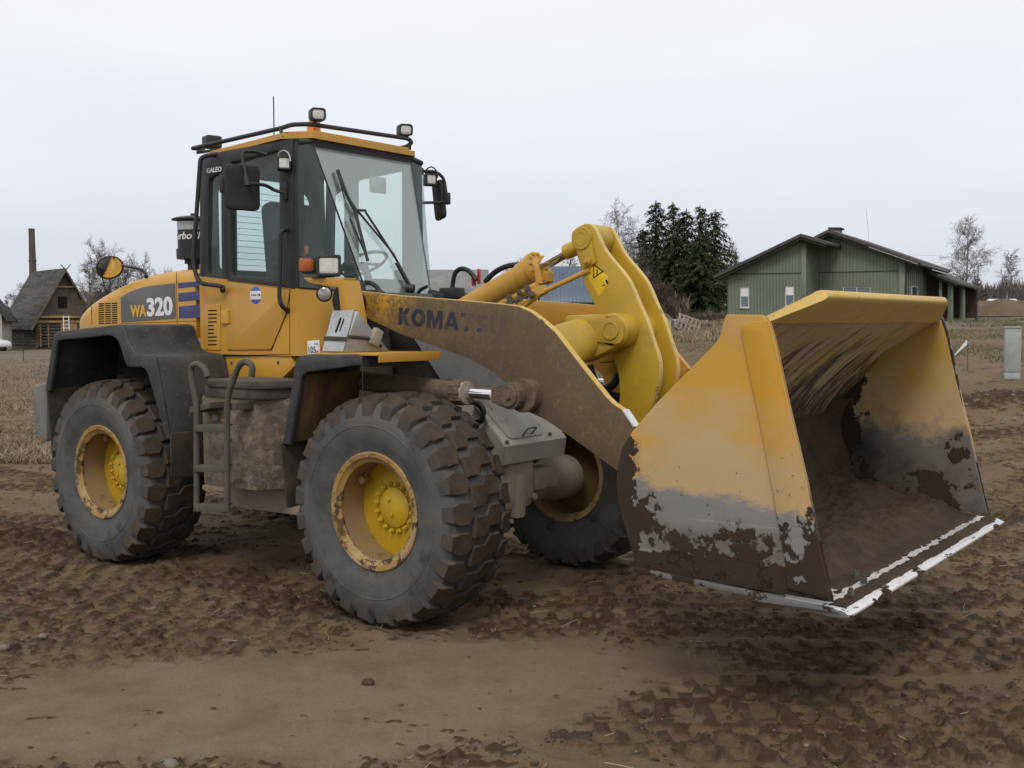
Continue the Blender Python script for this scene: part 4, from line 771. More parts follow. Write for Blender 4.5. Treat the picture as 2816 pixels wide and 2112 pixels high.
objs('hose_clamp', [box(onY(*c4((500, 415))[0], .26), (.02, .02, .11), .003), box(onY(*c4((468, 445))[0], .26), (.03, .02, .07), .003), tube([onY(*c4((455, 432))[0], .26), onY(*c4((505, 420))[0], .26)], .008, 3, 0)], m_red, LD)
obj('hydraulic_hose', [tube([onY(*q, .30) for q in c4((1200, 980), (1230, 1080), (1280, 1130), (1340, 1120), (1390, 1040))], .028, 4, .12), tube([onY(*q, .34) for q in c4((1190, 1060), (1260, 1150), (1390, 1180))], .03, 4, .12)], m_hose, LD)
# lift cylinders
LYC = -.70
l0, l1, l2 = onY(1000, 1047, LYC), onY(1268, 1079, LYC), onY(1413, 1088, LYC)
d_ = Vector(l2-l1).normalized()
lc = obj('lift_cylinder', [rod(l0, l1, .068, n=30), lathe([(-.10, .073), (-.02, .078), (.0, .082), (.03, .08), (.035, .05)], l1, d_, 30)]+[rod(Vector(l1)+d_*-.05+q, Vector(l1)+d_*.045+q, .011, n=8) for q in [Vector((0, math.cos(t)*.075, math.sin(t)*.075)) for t in np.linspace(0, 2*math.pi, 10, endpoint=False)]], m_mudcast, LD)
obj('gland_ring', [lathe([(.030, .052), (.034, .076), (.058, .076), (.062, .045)], l1, d_, 30)], m_axle, lc)
obj('cylinder_rod', [rod(Vector(l1)+d_*.03, Vector(l2)-d_*.14, .036, n=26)], m_chrome, lc)
obj('rod_collar', [rod(Vector(l2)-d_*.165, Vector(l2)-d_*.15, .041, n=26)], m_steel, lc)
obj('rod_eye', [hull([tuple(Vector(l2)-d_*.15+Vector((0, y, z))) for y in (-.04, .04) for z in (-.045, .045)]+[tuple(Vector(l2)+Vector((.085*math.cos(t), y, .085*math.sin(t)))) for t in np.linspace(0, 2*math.pi, 16, endpoint=False) for y in (-.05, .05)], .006), rod((l2[0], LYC-.068, l2[2]), (l2[0], LYC-.045, l2[2]), .066, n=28), rod((l2[0]+.01, LYC-.085, l2[2]-.005), (l2[0]+.01, LYC-.06, l2[2]-.005), .018, n=6), rod((l2[0]+.045, LYC+.02, l2[2]), (l2[0]+.045, -.595, l2[2]), .105, n=30)], m_mudcast, lc)
mirror(lc)
# ---------------- bucket
BY = -1.37
bo_ = [(1743, 1564), (1743, 1534), (1716, 1443), (1697, 1360), (1694, 1330), (1697, 1293), (1710, 1232), (1740, 1184), (1807, 1106), (1951, 961), (1968, 943), (1979, 925), (1994, 870), (1999, 865), (2095, 866), (2108, 883), (2120, 919), (2126, 943), (2140, 1010), (2162, 1112), (2211, 1323), (2235, 1443), (2277, 1633), (2282, 1656)]
sp_ = XZ(bo_, BY)
bkt = obj('bucket', [slab(sp_, BY, BY+.022, bev=.004)], m_bkt, LD)
cheek = obj('side_plate', [slab(sp_, -BY-.022, -BY, bev=.004)], [m_bktcheek], bkt)
obj('inner_cheek', [slab([(max(x, 1.885+abs(z-1.1)*.1)+.012, z-.004) for x, z in sp_], BY+.0225, BY+.024, bev=.0004)], m_bktcheek, bkt)
stp = XZ([(2036, 905), (2040, 893), (2060, 885), (2108, 881), (2120, 919), (2126, 943), (2162, 1112), (2211, 1323), (2235, 1443), (2277, 1633), (2278, 1650), (2165, 1620), (2157, 1540), (2132, 1400), (2086, 1150), (2064, 1050)], BY-.014)
obj('wear_strip', [slab(rnd(stp, [.02, .03, .03]+[.005]*13), BY-.014, BY-.0005, bev=.006)], m_strip, bkt)
obj('wear_strip', [slab(rnd(stp, [.02, .03, .03]+[.005]*13), -BY+.0005, -BY+.014, bev=.006)], m_bkt, bkt)
V_ = []
fe = XZ([(2108, 883), (2120, 919), (2126, 943), (2162, 1112), (2211, 1323), (2235, 1443), (2277, 1633)], BY-.014)
edge_strip([(x, z) for x, z in fe], BY-.013, .020, m_strip, bkt, 'worn_edge', .003)
fl = XZ([(2590, 872), (2612, 935), (2640, 1080), (2672, 1240), (2708, 1380)], -BY+.0)
edge_strip([(x, z) for x, z in fl], -BY-.014, .028, m_greysteel, bkt, 'worn_edge', .003)
heel = sp_[0]; tipx, tipz = 3.045, .605
prof = [(2.95, .645), (heel[0]+.02, heel[1]+.005)]+[(x+.03, z+.02) for x, z in sp_[2:10]]+[(2.40, 1.80), (2.62, 1.895)]
# smooth inner curve of the shell
prof = smooth_path([(2.70, .638), (2.05, .690), (1.935, .80), (1.90, 1.03), (1.92, 1.22), (2.02, 1.40), (2.32, 1.70), (2.625, 1.897)], .16, 6)
th = .022; outp = []
for i, (x, z) in enumerate(prof):
    a_ = np.array(prof[max(0, i-1)]); b_ = np.array(prof[min(len(prof)-1, i+1)]); t = (b_-a_)/np.linalg.norm(b_-a_); nn = np.array((t[1], -t[0])); outp.append((x-nn[0]*th, z-nn[1]*th))
shell = obj('bucket_shell', [slab(prof+outp[::-1], BY+.024, -BY-.024, bev=.001)], m_bktin, bkt, 50)
# spill guard with rounded nose
q0, q1 = Vector((2.615, 0, 1.893)), Vector((2.775, 0, 2.022)); V, F = [], []
dn = (q1-q0).normalized(); up = Vector((-dn[2], 0, dn[0])); sec = []
Lg = (q1-q0).length
for t, h in ((-.01, 0), (.0, .012), (Lg-.045, .030), (Lg-.026, .034)): sec.append((t, h))
for k in range(7):
    a_ = math.pi/2-math.pi*k/6; sec.append((Lg-.026+.028*math.cos(a_), .006+.028*math.sin(a_)))
sec += [(Lg-.03, -.022), (Lg*.5, -.020), (0, -.016)]
ns = len(sec); NY = 2
for i in range(NY):
    f_ = -1 if i == 0 else 1
    for (t, h) in sec:
        k = max(0, min(1, t/Lg)); hw = 1.362+( .975-1.362)*k
        V.append(tuple(q0+dn*t+up*h+Vector((0, f_*hw, 0))))
for k in range(ns): F.append((k, (k+1) % ns, ns+(k+1) % ns, ns+k))
F.append(tuple(range(ns))[::-1]); F.append(tuple(range(ns, 2*ns)))
obj('spill_guard', from_vf(V, F), m_lip, bkt, 40)
# cutting edge
ce = [(2.72, .632), (3.005, .617), (tipx, .600), (tipx, .592), (2.98, .583), (2.72, .597)]
obj('cutting_edge', [slab(ce, BY-.010, -BY+.010, bev=.002)], m_steel, bkt)
obj('edge_end', [slab(ce, BY-.0155, BY-.0105, bev=.001), slab(ce, -BY+.0105, -BY+.0155, bev=.001)][0:1], m_greysteel, bkt)
obj('side_cutter', [slab(XZ([(1743, 1560), (2150, 1643), (2160, 1652), (2160, 1660), (1745, 1573)], BY-.016), BY-.018, BY+.03, bev=.002), slab([(2.60, .640), (2.97, .628), (3.0, .612), (2.60, .60)], BY-.03, BY-.015, bev=.002)], m_greysteel, bkt)
for (a_, b_) in ((2375, 1598), (2340, 1634), (2352, 1585)):
    q = onZ(a_, b_, .64); obj('edge_bolt', [rod((q[0], q[1], .63), (q[0], q[1], .660), .018, n=6), rod((q[0], q[1], .660), (q[0], q[1], .672), .011, n=10)], m_lad, bkt)
objs('bucket_ear', [slab(rnd([(1.58, 1.18), (1.70, 1.32), (1.86, 1.34), (1.85, .95), (1.66, .88), (1.55, .97)], .05), y, y+.04) for y in (-.72, -.52, .48, .68)]+[slab(rnd([(1.45, 1.30), (1.62, 1.45), (1.90, 1.38), (1.84, 1.15)], .05), y, y+.04) for y in (-.20, .16)], m_yel, bkt)
gp = XZ([(1872, 1000), (1893, 1013), (1840, 1085), (1815, 1080)], .52)
obj('bucket_ear', [slab(rnd(XZ(c4((1680, 815), (1832, 1000), (1780, 1080), (1640, 1180), (1600, 1080)), .50), .01), .50, .54)], m_yel, bkt)
# soil lying in the bucket
def vnoise(x, y, s, seed=0):
    """smooth lattice noise, vectorised"""
    x, y = np.asarray(x)*s, np.asarray(y)*s; xi, yi = np.floor(x).astype(np.int64), np.floor(y).astype(np.int64); xf, yf = x-xi, y-yi
    u, v = xf*xf*(3-2*xf), yf*yf*(3-2*yf)
    def h(a, b):
        n = (a*374761393+b*668265263+seed*1442695041) & 0x7fffffff; n = ((n ^ (n >> 13))*1274126177) & 0x7fffffff; return ((n ^ (n >> 16)) & 0xffff)/65535.0
    return (h(xi, yi)*(1-u)+h(xi+1, yi)*u)*(1-v)+(h(xi, yi+1)*(1-u)+h(xi+1, yi+1)*u)*v
def fbm(x, y, s, o=5, seed=0, g=.5):
    t, a, n = 0, 1, 0
    for k in range(o): t = t+a*vnoise(x, y, s*2**k, seed+k*17); n += a; a *= g
    return t/n
def bucket_soil():
    pr = np.array(smooth_path([(3.012, .6155), (3.002, .6180), (2.72, .6325), (2.05, .691), (1.935, .80), (1.90, 1.03), (1.92, 1.22), (2.02, 1.40), (2.32, 1.70)], .16, 6))
    seg = np.r_[0, np.cumsum(np.linalg.norm(np.diff(pr, axis=0), axis=1))]; ns_, ny_ = 230, 400
    s = np.r_[np.linspace(.0, .30, 70), np.linspace(.305, 1.72, 160)]; y = np.linspace(-1.335, 1.335, ny_); Sg, Yg = np.meshgrid(s, y, indexing='ij')
    X = np.interp(Sg, seg, pr[:, 0]); Z = np.interp(Sg, seg, pr[:, 1]); ds = .02
    TX = np.interp(Sg+ds, seg, pr[:, 0])-np.interp(Sg-ds, seg, pr[:, 0]); TZ = np.interp(Sg+ds, seg, pr[:, 1])-np.interp(Sg-ds, seg, pr[:, 1]); Ln = np.hypot(TX, TZ)+1e-9
    NX, NZ = TZ/Ln, -TX/Ln
    n1 = fbm(Sg, Yg*.6, 3.0, 6, 5); n2 = fbm(Sg, Yg, 14, 4, 9); n3 = fbm(Sg*.5, Yg, 9, 4, 21)-.5; n4 = fbm(Sg, Yg*.25, 26, 4, 41)
    cover = np.clip((Sg-.20)/.15, 0, 1)*np.clip((1.60-Sg)/.5, 0, 1)
    edge = np.exp(-((np.abs(Yg)-1.335)/.12)**2)*.05*np.clip((Sg-.35)/.4, 0, 1)
    h = cover*(n1*.14-.028+n2*.035+n4*.02)+edge+np.exp(-((Sg-1.12)/.22)**2)*.05*n1
    d = Sg+n3*.02+(fbm(Sg*0, Yg, 30, 3, 61)-.5)*.035*(Sg > .045)
    strip = np.clip(np.minimum(d-.004, .082-d)/.010, 0, 1); inner = np.clip((d-.122)/.012, 0, 1)
    gap = (fbm(Yg*.0, Yg, 1.6, 2, 77) > .60)
    h = np.where(Sg < .34, np.maximum(np.maximum(strip*.010*(.4+n2), inner*.012*(.4+n2)), h), h)
    bare = np.clip((-1.0-Yg)/.10, 0, 1)*np.clip((.42-Sg)/.08, 0, 1)*(Sg > .12); h = h*(1-bare)-.006*bare
    bare2 = np.clip((Yg-.55)/.2, 0, 1)*np.exp(-((Sg-.62)/.10)**2)*np.clip((n1-.45)*8, 0, 1); h = h-bare2*.06
    h = np.where(h < .0012, -.006, h)
    V = np.c_[(X+NX*h).ravel(), Yg.ravel(), (Z+NZ*h).ravel()]
    i = np.arange(ns_-1)[:, None]*ny_+np.arange(ny_-1)[None, :]; F = np.stack([i, i+1, i+ny_+1, i+ny_], -1).reshape(-1, 4)
    me = bpy.data.meshes.new('m'); me.from_pydata(V.tolist(), [], F.tolist()); return me
m_soil = M('damp_soil', (.052, .034, .0225), .95, var=(4, .3), layers=[((.085, .057, .036), 8, .5, .7, {'op': .8}), ((.09, .065, .042), 30, .64, .74, {'op': .6})], bump=((35, .014), (90, .005)))
so_ = obj('soil', bucket_soil(), m_soil); tag(so_, 'dark damp soil lying on the floor of the raised bucket', 'soil', kind='stuff')
# ---------------- wheel chock strapped on the fender: a thing of its own
zc = zt+.003
def chock():
    a_ = onZ(*c3((350, 219))[0], zc); xw = .185; x0 = a_[0]; y0 = a_[1]; H = .265
    base = [(x0, y0), (x0+xw, y0), (x0+xw, y0+.42), (x0, y0+.42)]
    tp = [(x0+.03, y0+.10), (x0+xw+.03, y0+.10)]
    t_ = empty('wheel_chock', (0, 0, 0)); tag(t_, 'galvanised sheet metal wheel chock strapped upright on the front fender', 'wheel chock')
    P = [(*base[0], zc), (*base[1], zc), (*base[2], zc), (*base[3], zc), (*tp[0], zc+H), (*tp[1], zc+H)]
    obj('chock_body', [hull(P, .006)], m_galv, t_)
    u = Vector((1, 0, 0)); v = Vector((.03, .10, H)); M4 = Mfrm(Vector(P[0]), u, v)
    if M4.col[2][1] > 0: M4 = M4 @ Matrix.Diagonal((1, 1, -1, 1))
    lv = v.length
    obj('back_plate', [sheet(rnd([(-.004, .004), (xw+.004, .004), (xw+.004, lv), (-.004, lv)], .008), M4, .008, [rnd([(.065, .135), (.085, .125), (.100, .21), (.095, .235), (.078, .235)], .02), rnd([(.103, .135), (.118, .14), (.128, .21), (.122, .232), (.112, .225)], .015)], .001, .012)], m_galv, t_)
    obj('hand_hole', [sheet(rnd([(.06, .12), (.135, .12), (.135, .245), (.06, .245)], .02), M4, .002, bev=.0002, w0=.0035)], m_blackgap, t_)
    obj('rivet', [rod((M4 @ Vector((a1, b1, .012))), (M4 @ Vector((a1, b1, .017))), .006, n=8) for a1 in (.012, xw-.012) for b1 in (.03, .10, .17, .25)], m_steel, t_)
    obj('strap', [sheet([(-.012, .105), (xw+.012, .10), (xw+.012, .072), (-.012, .077)], M4, .006, bev=.001, w0=.020), tube([(x0+xw+.01, y0+.035, zc+.10), (x0+xw+.015, y0+.20, zc+.09), (x0+xw+.01, y0+.33, zc+.035)], .012, 3, .0)], m_rub, t_)
    objs('side_clamp', [hull([(x0+xw+dx, y0+yy, zc+zz) for dx in (.0, .04) for yy, zz in ((.20, .06), (.27, .16), (.33, .13), (.28, .03))], .004), rod((x0+.03, y0+.12, zc+H), (x0+xw, y0+.12, zc+H+.008), .006)], m_axle, t_)
    return t_
chock()
# ================================================================ ground
C0 = np.array(CAM)
def uv_of(x, y): dx, dy = x-C0[0], y-C0[1]; return dx*HR[0]+dy*HR[1], dx*HF[0]+dy*HF[1]
def sm(a, b, t): t = np.clip((t-a)/(b-a), 0, 1); return t*t*(3-2*t)
def terr(x, y):
    x, y = np.asarray(x, float), np.asarray(y, float); u, v = uv_of(x, y); r = np.hypot(u, v); al = np.arctan2(u, np.maximum(v, .01))
    s = sm(-.27, .12, al)
    zr = np.interp(r, [0, 9.5, 12, 19, 30, 46, 60, 120, 220, 700, 3000], [0, 0, .10, .80, 1.42, 1.93, 2.15, 3.3, 5.9, 8, 8]); zl = np.interp(r, [0, 16, 30, 110, 700, 3000], [0, 0, .12, -.25, 1, 2])
    z = s*zr+(1-s)*zl
    z = z-.47*np.exp(-((al-.155)/.055)**2)*sm(24, 46, r)*sm(85, 62, r)
    return np.where(v < 0, 0, z)
# wheel tracks: (centre line, half width, strength); the loader came along x, others sweep past the bucket
TR = []
def track(pts, w_=.27, k=1.0, pitch=.26): TR.append((np.array(smooth_path([(a, b) for a, b in pts], 3.0, 10)), w_, k, pitch))
def T(u0, v0, u1, v1, bend=0., k=1.0):                # a track given by ground distances right of and ahead of the viewer
    A_, B_ = C0+HR*u0+HF*v0, C0+HR*u1+HF*v1; m_ = (A_+B_)/2+HF*bend; track([A_[:2], m_[:2], B_[:2]], .27, k, .185)
for yy in (-1.02, 1.02): track([(-30, yy-.6), (-12, yy-.15), (-2.9, yy), (-.1, yy)], .27, 1, .185)
T(.3, 4.75, 4, 4.55, .05); T(.5, 5.3, 5, 5.2, -.05, 1.1); T(.2, 5.85, 6, 6.0, .1, 1.1); T(-.2, 6.5, 7, 6.6, .1); T(-.5, 7.1, 7, 7.5, .0); T(.9, 4.3, 4.5, 5.7, .0, .8); T(.6, 7.7, 8, 8.3, .0); T(.4, 8.3, 8, 9.4, .1, .9)
T(1.2, 9.2, 9, 10.6, .1); T(1.5, 10.1, 9, 12.2, .1); T(2.0, 11.2, 10, 13.8, .1); T(2.6, 12.6, 11, 15.2, .1); T(3.2, 14, 11, 16.6, .1); T(-1, 8.9, 8, 10.0, .2, .8); T(3.5, 8.6, 8.5, 15, .2, .8); T(4.6, 8.6, 10, 15, .2, .8)
T(-9, 8.6, -1.0, 6.6, .05); T(-9, 9.4, -1.4, 7.2, .0); T(-9, 10.3, -2.0, 7.9, .1); T(-10, 11.4, -2.6, 8.7, .1); T(-10, 12.5, -3.4, 9.8, .1); T(-7, 7.6, -1.3, 6.15, .0, .9); T(-10, 14, -2, 11, .0); T(-6, 6.6, -1.8, 5.9, .0, .8)
T(-4, 4.35, -.2, 4.55, .0, .6)
def near_h(x, y):
    """track relief, clods and dips; also a 'sand' amount (dry smooth crust) and a 'clod' amount (fresh dark crumbs)"""
    u, v = uv_of(x, y)
    wx = x+.08*(fbm(x, y, .7, 2, 31)-.5)*2+.022*(fbm(x, y, 9, 2, 33)-.5)*2; wy = y+.08*(fbm(x, y, .7, 2, 37)-.5)*2+.022*(fbm(x, y, 9, 2, 39)-.5)*2
    h = np.zeros_like(x); wet = np.zeros_like(x); rough = np.zeros_like(x)
    wob = sm(.30, .62, fbm(x, y, 1.3, 3, 51)); f9 = fbm(x, y, 11, 3, 57); f3 = fbm(x, y, 3, 3, 61); sh = x.shape
    wx, wy = wx.ravel(), wy.ravel()
    for (pl, hw, k, pitch) in TR:
        best = np.full(wx.shape, 1e9); bs = np.zeros_like(wx); bt = np.zeros_like(wx); acc = 0; R_ = hw+.35
        for a, b in zip(pl[:-1], pl[1:]):
            d = b-a; L = math.hypot(*d)
            if L < 1e-6: continue
            ii = np.nonzero((wx > min(a[0], b[0])-R_) & (wx < max(a[0], b[0])+R_) & (wy > min(a[1], b[1])-R_) & (wy < max(a[1], b[1])+R_))[0]
            if len(ii):
                X_, Y_ = wx[ii], wy[ii]; t = np.clip(((X_-a[0])*d[0]+(Y_-a[1])*d[1])/L**2, 0, 1); cx, cy = X_-a[0]-d[0]*t, Y_-a[1]-d[1]*t
                dist = np.hypot(cx, cy); m = dist < best[ii]; jj = ii[m]
                best[jj] = dist[m]; bs[jj] = (acc+t*L)[m]; bt[jj] = (np.sign(d[0]*cy-d[1]*cx)*dist)[m]
            acc += L
        best, bs, bt = best.reshape(sh), bs.reshape(sh), bt.reshape(sh)
        ins = sm(hw+.06, hw-.03, best); tl = bt/hw
        ph = (bs/pitch+np.where(np.abs(tl) < .45, .25*np.sign(tl), .5)) % 1
        press = sm(.03, .10, ph)*sm(.74, .66, ph); press = press*np.where(np.abs(np.abs(tl)-.47) < .06, .2, 1)
        q = ins*k*(.72+.4*wob)
        h += q*(-.012*press+.018*(1-press)*(.45+1.0*f9))+k*.007*np.exp(-((best-hw-.07)/.05)**2)*f3*2*(.3+wob)
        wet = np.maximum(wet, q*(1-press)*(.55+.9*f9)); rough = np.maximum(rough, q)
    sand = np.exp(-(((u+1.05)/1.5)**2+((v-5.25)/.62)**2)*1.0)+.6*np.exp(-(((u+2.0)/.9)**2+((v-4.95)/.4)**2))+.6*np.exp(-(((u-.25)/1.2)**2+((v-5.9)/.5)**2))
    sand = np.clip(sand*1.3+(fbm(x, y, 1.1, 4, 71)-.5)*.9, 0, 1)
    keep = 1-.88*sm(.35, .7, sand); h *= keep; wet *= keep
    h += (fbm(x, y, .5, 3, 3)-.5)*.08+(fbm(x, y, 3.0, 3, 7)-.5)*.020*(.35+.65*keep)
    ca_, sa_ = .79, .61; xr, yr = x*ca_+y*sa_, -x*sa_+y*ca_
    cl = .72*fbm(xr*.62, yr, 21, 3, 13, .6)+.28*fbm(xr*.7, yr, 6, 3, 14, .6); thr = .648-.008*rough*keep+.12*sm(.3, .7, sand)-.06*sm(.42, .62, fbm(x, y, .8, 3, 79))
    c = sm(thr, thr+.055, cl); h += c*.006+np.clip(cl-thr, 0, .2)*.085*(.2+1.6*fbm(x, y, 40, 2, 15)); h += (fbm(x, y, 34, 2, 17)-.5)*.008*(.35+.65*keep)
    # ridge of stony spoil beside the cabinet
    rg = np.exp(-((v-15.6-.10*(u-7))/.9)**2)*sm(4.2, 6.2, u); h += rg*(.10+.30*(fbm(x, y, 1.6, 4, 23)-.2)); c = np.maximum(c, rg*sm(.4, .6, fbm(x, y, 3, 4, 29)))
    # wheels press a shallow bed
    for wx_ in (0, -3.03):
        for wy_ in (-1.02, 1.02):
            dd = np.maximum(np.abs(x-wx_)/.34, np.abs(y-wy_)/.30); bed = sm(1.35, .8, dd); h = h*(1-bed)+bed*(.004)
            h += .06*np.exp(-((dd-1.35)/.28)**2)*fbm(x, y, 5, 3, 91)
    return h, np.clip(sand, 0, 1), np.clip(c*.9+wet*.75, 0, 1)
def grid_obj(name, u0, u1, nu, v0, v1, nv, fn, mat, geo=False):
    uu = np.linspace(u0, u1, nu); vv = np.geomspace(v0, v1, nv) if geo else np.linspace(v0, v1, nv)
    Vg, Ug = np.meshgrid(vv, uu, indexing='ij'); X = C0[0]+HR[0]*Ug+HF[0]*Vg; Y = C0[1]+HR[1]*Ug+HF[1]*Vg
    Z, at = fn(X, Y, Ug, Vg)
    P = np.c_[X.ravel(), Y.ravel(), Z.ravel()]; i = np.arange(nv-1)[:, None]*nu+np.arange(nu-1)[None, :]
    F = np.stack([i, i+1, i+nu+1, i+nu], -1).reshape(-1, 4)
    me = bpy.data.meshes.new(name); me.vertices.add(len(P)); me.vertices.foreach_set('co', P.ravel()); me.loops.add(F.size); me.loops.foreach_set('vertex_index', F.ravel().astype(np.int32))
    me.polygons.add(len(F)); me.polygons.foreach_set('loop_start', np.arange(0, F.size, 4, dtype=np.int32)); me.update(calc_edges=True)
    for k, a in at.items():
        A = me.attributes.new(k, 'FLOAT', 'POINT'); A.data.foreach_set('value', a.ravel().astype(np.float32))
    me.materials.append(mat); me.shade_smooth()
    o = bpy.data.objects.new(name, me); COL.objects.link(o); tag(o, kind='structure'); return o
m_gnd = M('muddy_ground', (.140, .093, .052), .92, var=(.7, .16), layers=[
    ((.185, .138, .090), 1.3, .55, 1.0, {'attr': ('sand', .62), 'op': .95, 'rough': .95}),
    ((.27, .225, .17), 95, .58, .68, {'op': .5, 'detail': 3}), ((.080, .060, .042), 75, .58, .68, {'op': .5, 'detail': 3}), ((.10, .078, .055), 3.0, .55, .75, {'op': .45, 'st': (1, 1, 1)}),
    ((.095, .060, .032), 1.7, .50, .72, {'op': .7}),
    ((.046, .028, .0155), 16, .66, .98, {'attr': ('clod', .58), 'op': .9, 'rough': .96}),
    ((.20, .165, .125), 70, .69, .74, {'op': .55, 'detail': 3}), ((.042, .03, .02), 45, .64, .72, {'op': .6, 'detail': 3})], bump=((40, .006), (110, .0040), (320, .0018)), spec=.25)
A0, A1, AU = 3.4, 16.4, 8.6
FADE = 34.0
def f_near(X, Y, U, V):
    h, sd, cl = near_h(X, Y); return terr(X, Y)+h, {'sand': sd, 'clod': cl}
def f_mid(X, Y, U, V):
    h, sd, cl = near_h(X, Y); k = sm(FADE, 24, V)*sm(22, 16, np.abs(U)); ins = (V < A1-.12)*(np.abs(U) < AU-.12)*(V > A0+.1)
    return terr(X, Y)+h*k-ins*.35, {'sand': sd*0, 'clod': cl*k}
grid_obj('ground', -4.5, 4.5, 800, A0, 8.6, 470, f_near, m_gnd)
def f_near2(X, Y, U, V):
    h, sd, cl = near_h(X, Y); ins = (V < 8.5)*(np.abs(U) < 4.4); return terr(X, Y)+h-ins*.3, {'sand': sd, 'clod': cl}
grid_obj('soil_ground', -AU, AU, 860, A0, A1, 620, f_near2, m_gnd)
grid_obj('mud', -22, 22, 460, -4, FADE, 400, f_mid, m_gnd)
m_fld = M('field_ground', (.135, .108, .072), .95, var=(.25, .2), layers=[((.075, .078, .034), .35, .50, .66, {'op': .55}), ((.10, .076, .052), .8, .55, .70, {'op': .7}), ((.19, .155, .10), 5, .5, .75, {'op': .6})], bump=((3, .05), (14, .02)))
def f_far(X, Y, U, V):
    R = np.hypot(U, V); inn = (np.abs(U) < 21)*(V < FADE-1.2)*(V > -3)
    return terr(X, Y)+(fbm(X, Y, .12, 4, 5)-.5)*.5*sm(30, 60, R)*sm(400, 100, R)-.03-inn*.6, {}
grid_obj('field', -170, 170, 240, -40, 230, 190, f_far, m_fld)
def f_hor(X, Y, U, V):
    inn = (np.abs(U) < 160)*(V < 220)*(V > -36); return terr(X, Y)-.25-inn*3.0, {}
grid_obj('terrain', -2600, 2600, 140, -600, 2600, 120, f_hor, m_fld)
def gz(x, y): return float(terr(x, y))
# stones and clods scattered in the mud
def blobs(n, fu, r0, r1, seed, flat=.6):
    g = np.random.default_rng(seed); bm = bmesh.new(); bmesh.ops.create_icosphere(bm, subdivisions=1, radius=1); bv = np.array([v.co[:] for v in bm.verts]); bf = np.array([[v.index for v in f.verts] for f in bm.faces]); bm.free()
    P = fu(g, n); hh, sd, cl = near_h(P[:, 0], P[:, 1]); z = terr(P[:, 0], P[:, 1])+hh; Vs, Fs = [], []
    for k in range(n):
        r = r0*(r1/r0)**(g.random()**2.2); q = bv*(1+g.uniform(-.32, .32, bv.shape))*r*np.array([g.uniform(.7, 1.3), g.uniform(.7, 1.3), flat]); a = g.uniform(0, 6.28)
        q = np.c_[q[:, 0]*math.cos(a)-q[:, 1]*math.sin(a), q[:, 0]*math.sin(a)+q[:, 1]*math.cos(a), q[:, 2]]
        Vs.append(q+np.array([P[k, 0], P[k, 1], z[k]+r*.18])); Fs.append(bf+len(bv)*k)
    V, F = np.concatenate(Vs), np.concatenate(Fs); me = bpy.data.meshes.new('m'); me.from_pydata(V.tolist(), [], F.tolist()); return me
def fan(v0, v1, h):
    def f(g, n):
        v = v0*(v1/v0)**g.random(n); u = g.uniform(-h, h, n)*v
        for _ in range(6):                                # crumbs gather where the soil is rough
            x_, y_ = C0[0]+HR[0]*u+HF[0]*v, C0[1]+HR[1]*u+HF[1]*v; bad = (fbm(x_, y_, 2.2, 3, 79) < .47) | (near_h(x_, y_)[1] > .38)*(g.random(n) < .93); nb = int(bad.sum())
            v[bad] = v0*(v1/v0)**g.random(nb); u[bad] = g.uniform(-h, h, nb)*v[bad]
        return np.c_[C0[0]+HR[0]*u+HF[0]*v, C0[1]+HR[1]*u+HF[1]*v]
    return f
m_stone = M('pebbles', (.165, .14, .11), .85, var=(2.3, .45))
m_crumb = M('soil_crumbs', (.062, .041, .025), .95, var=(5, .35))
tag(obj('gravel', blobs(2600, fan(4.0, 15, .55), .002, .011, 3), m_stone, None, 60), kind='stuff')
tag(obj('soil_crumbs', blobs(6500, fan(4.0, 16, .55), .003, .017, 4, .7), m_crumb, None, 60), kind='stuff')
def spoil(g, n):
    u = g.uniform(4.6, 13, n); v = 15.6+.10*(u-7)+g.normal(0, .75, n); return np.c_[C0[0]+HR[0]*u+HF[0]*v, C0[1]+HR[1]*u+HF[1]*v]
tag(obj('rubble', blobs(300, spoil, .015, .065, 5), m_stone, None, 60), kind='stuff')
for (px, py, r, lab) in ((1012, 1877, .030, 'dark clod lying alone on the pale sandy patch'), (470, 2090, .030, 'pale stone half buried at the lower edge, below the sandy patch'), (118, 1746, .026, 'pale rounded stone left of the sandy patch'), (12, 1778, .028, 'pale stone at the left edge beside dark crumbled soil')):
    q = onZ(px, py, .01); bm = bmesh.new(); bmesh.ops.create_icosphere(bm, subdivisions=3, radius=r)
    for v in bm.verts: 
        n_ = 1+.5*(float(fbm(v.co[0]+px, v.co[1]+v.co[2], 1.1/r, 3, 5))-.5); v.co = (v.co[0]*1.3*n_, v.co[1]*n_, v.co[2]*.75*n_)
    me = bpy.data.meshes.new('m'); bm.to_mesh(me); bm.free(); hh = float(near_h(np.array([q[0]]), np.array([q[1]]))[0][0])
    o = obj('stone' if px != 1012 else 'soil_clod', me, m_crumb if px == 1012 else m_stone, None, 60); o.location = (q[0], q[1], hh+r*.3); tag(o, lab, 'stone' if px != 1012 else 'clod')
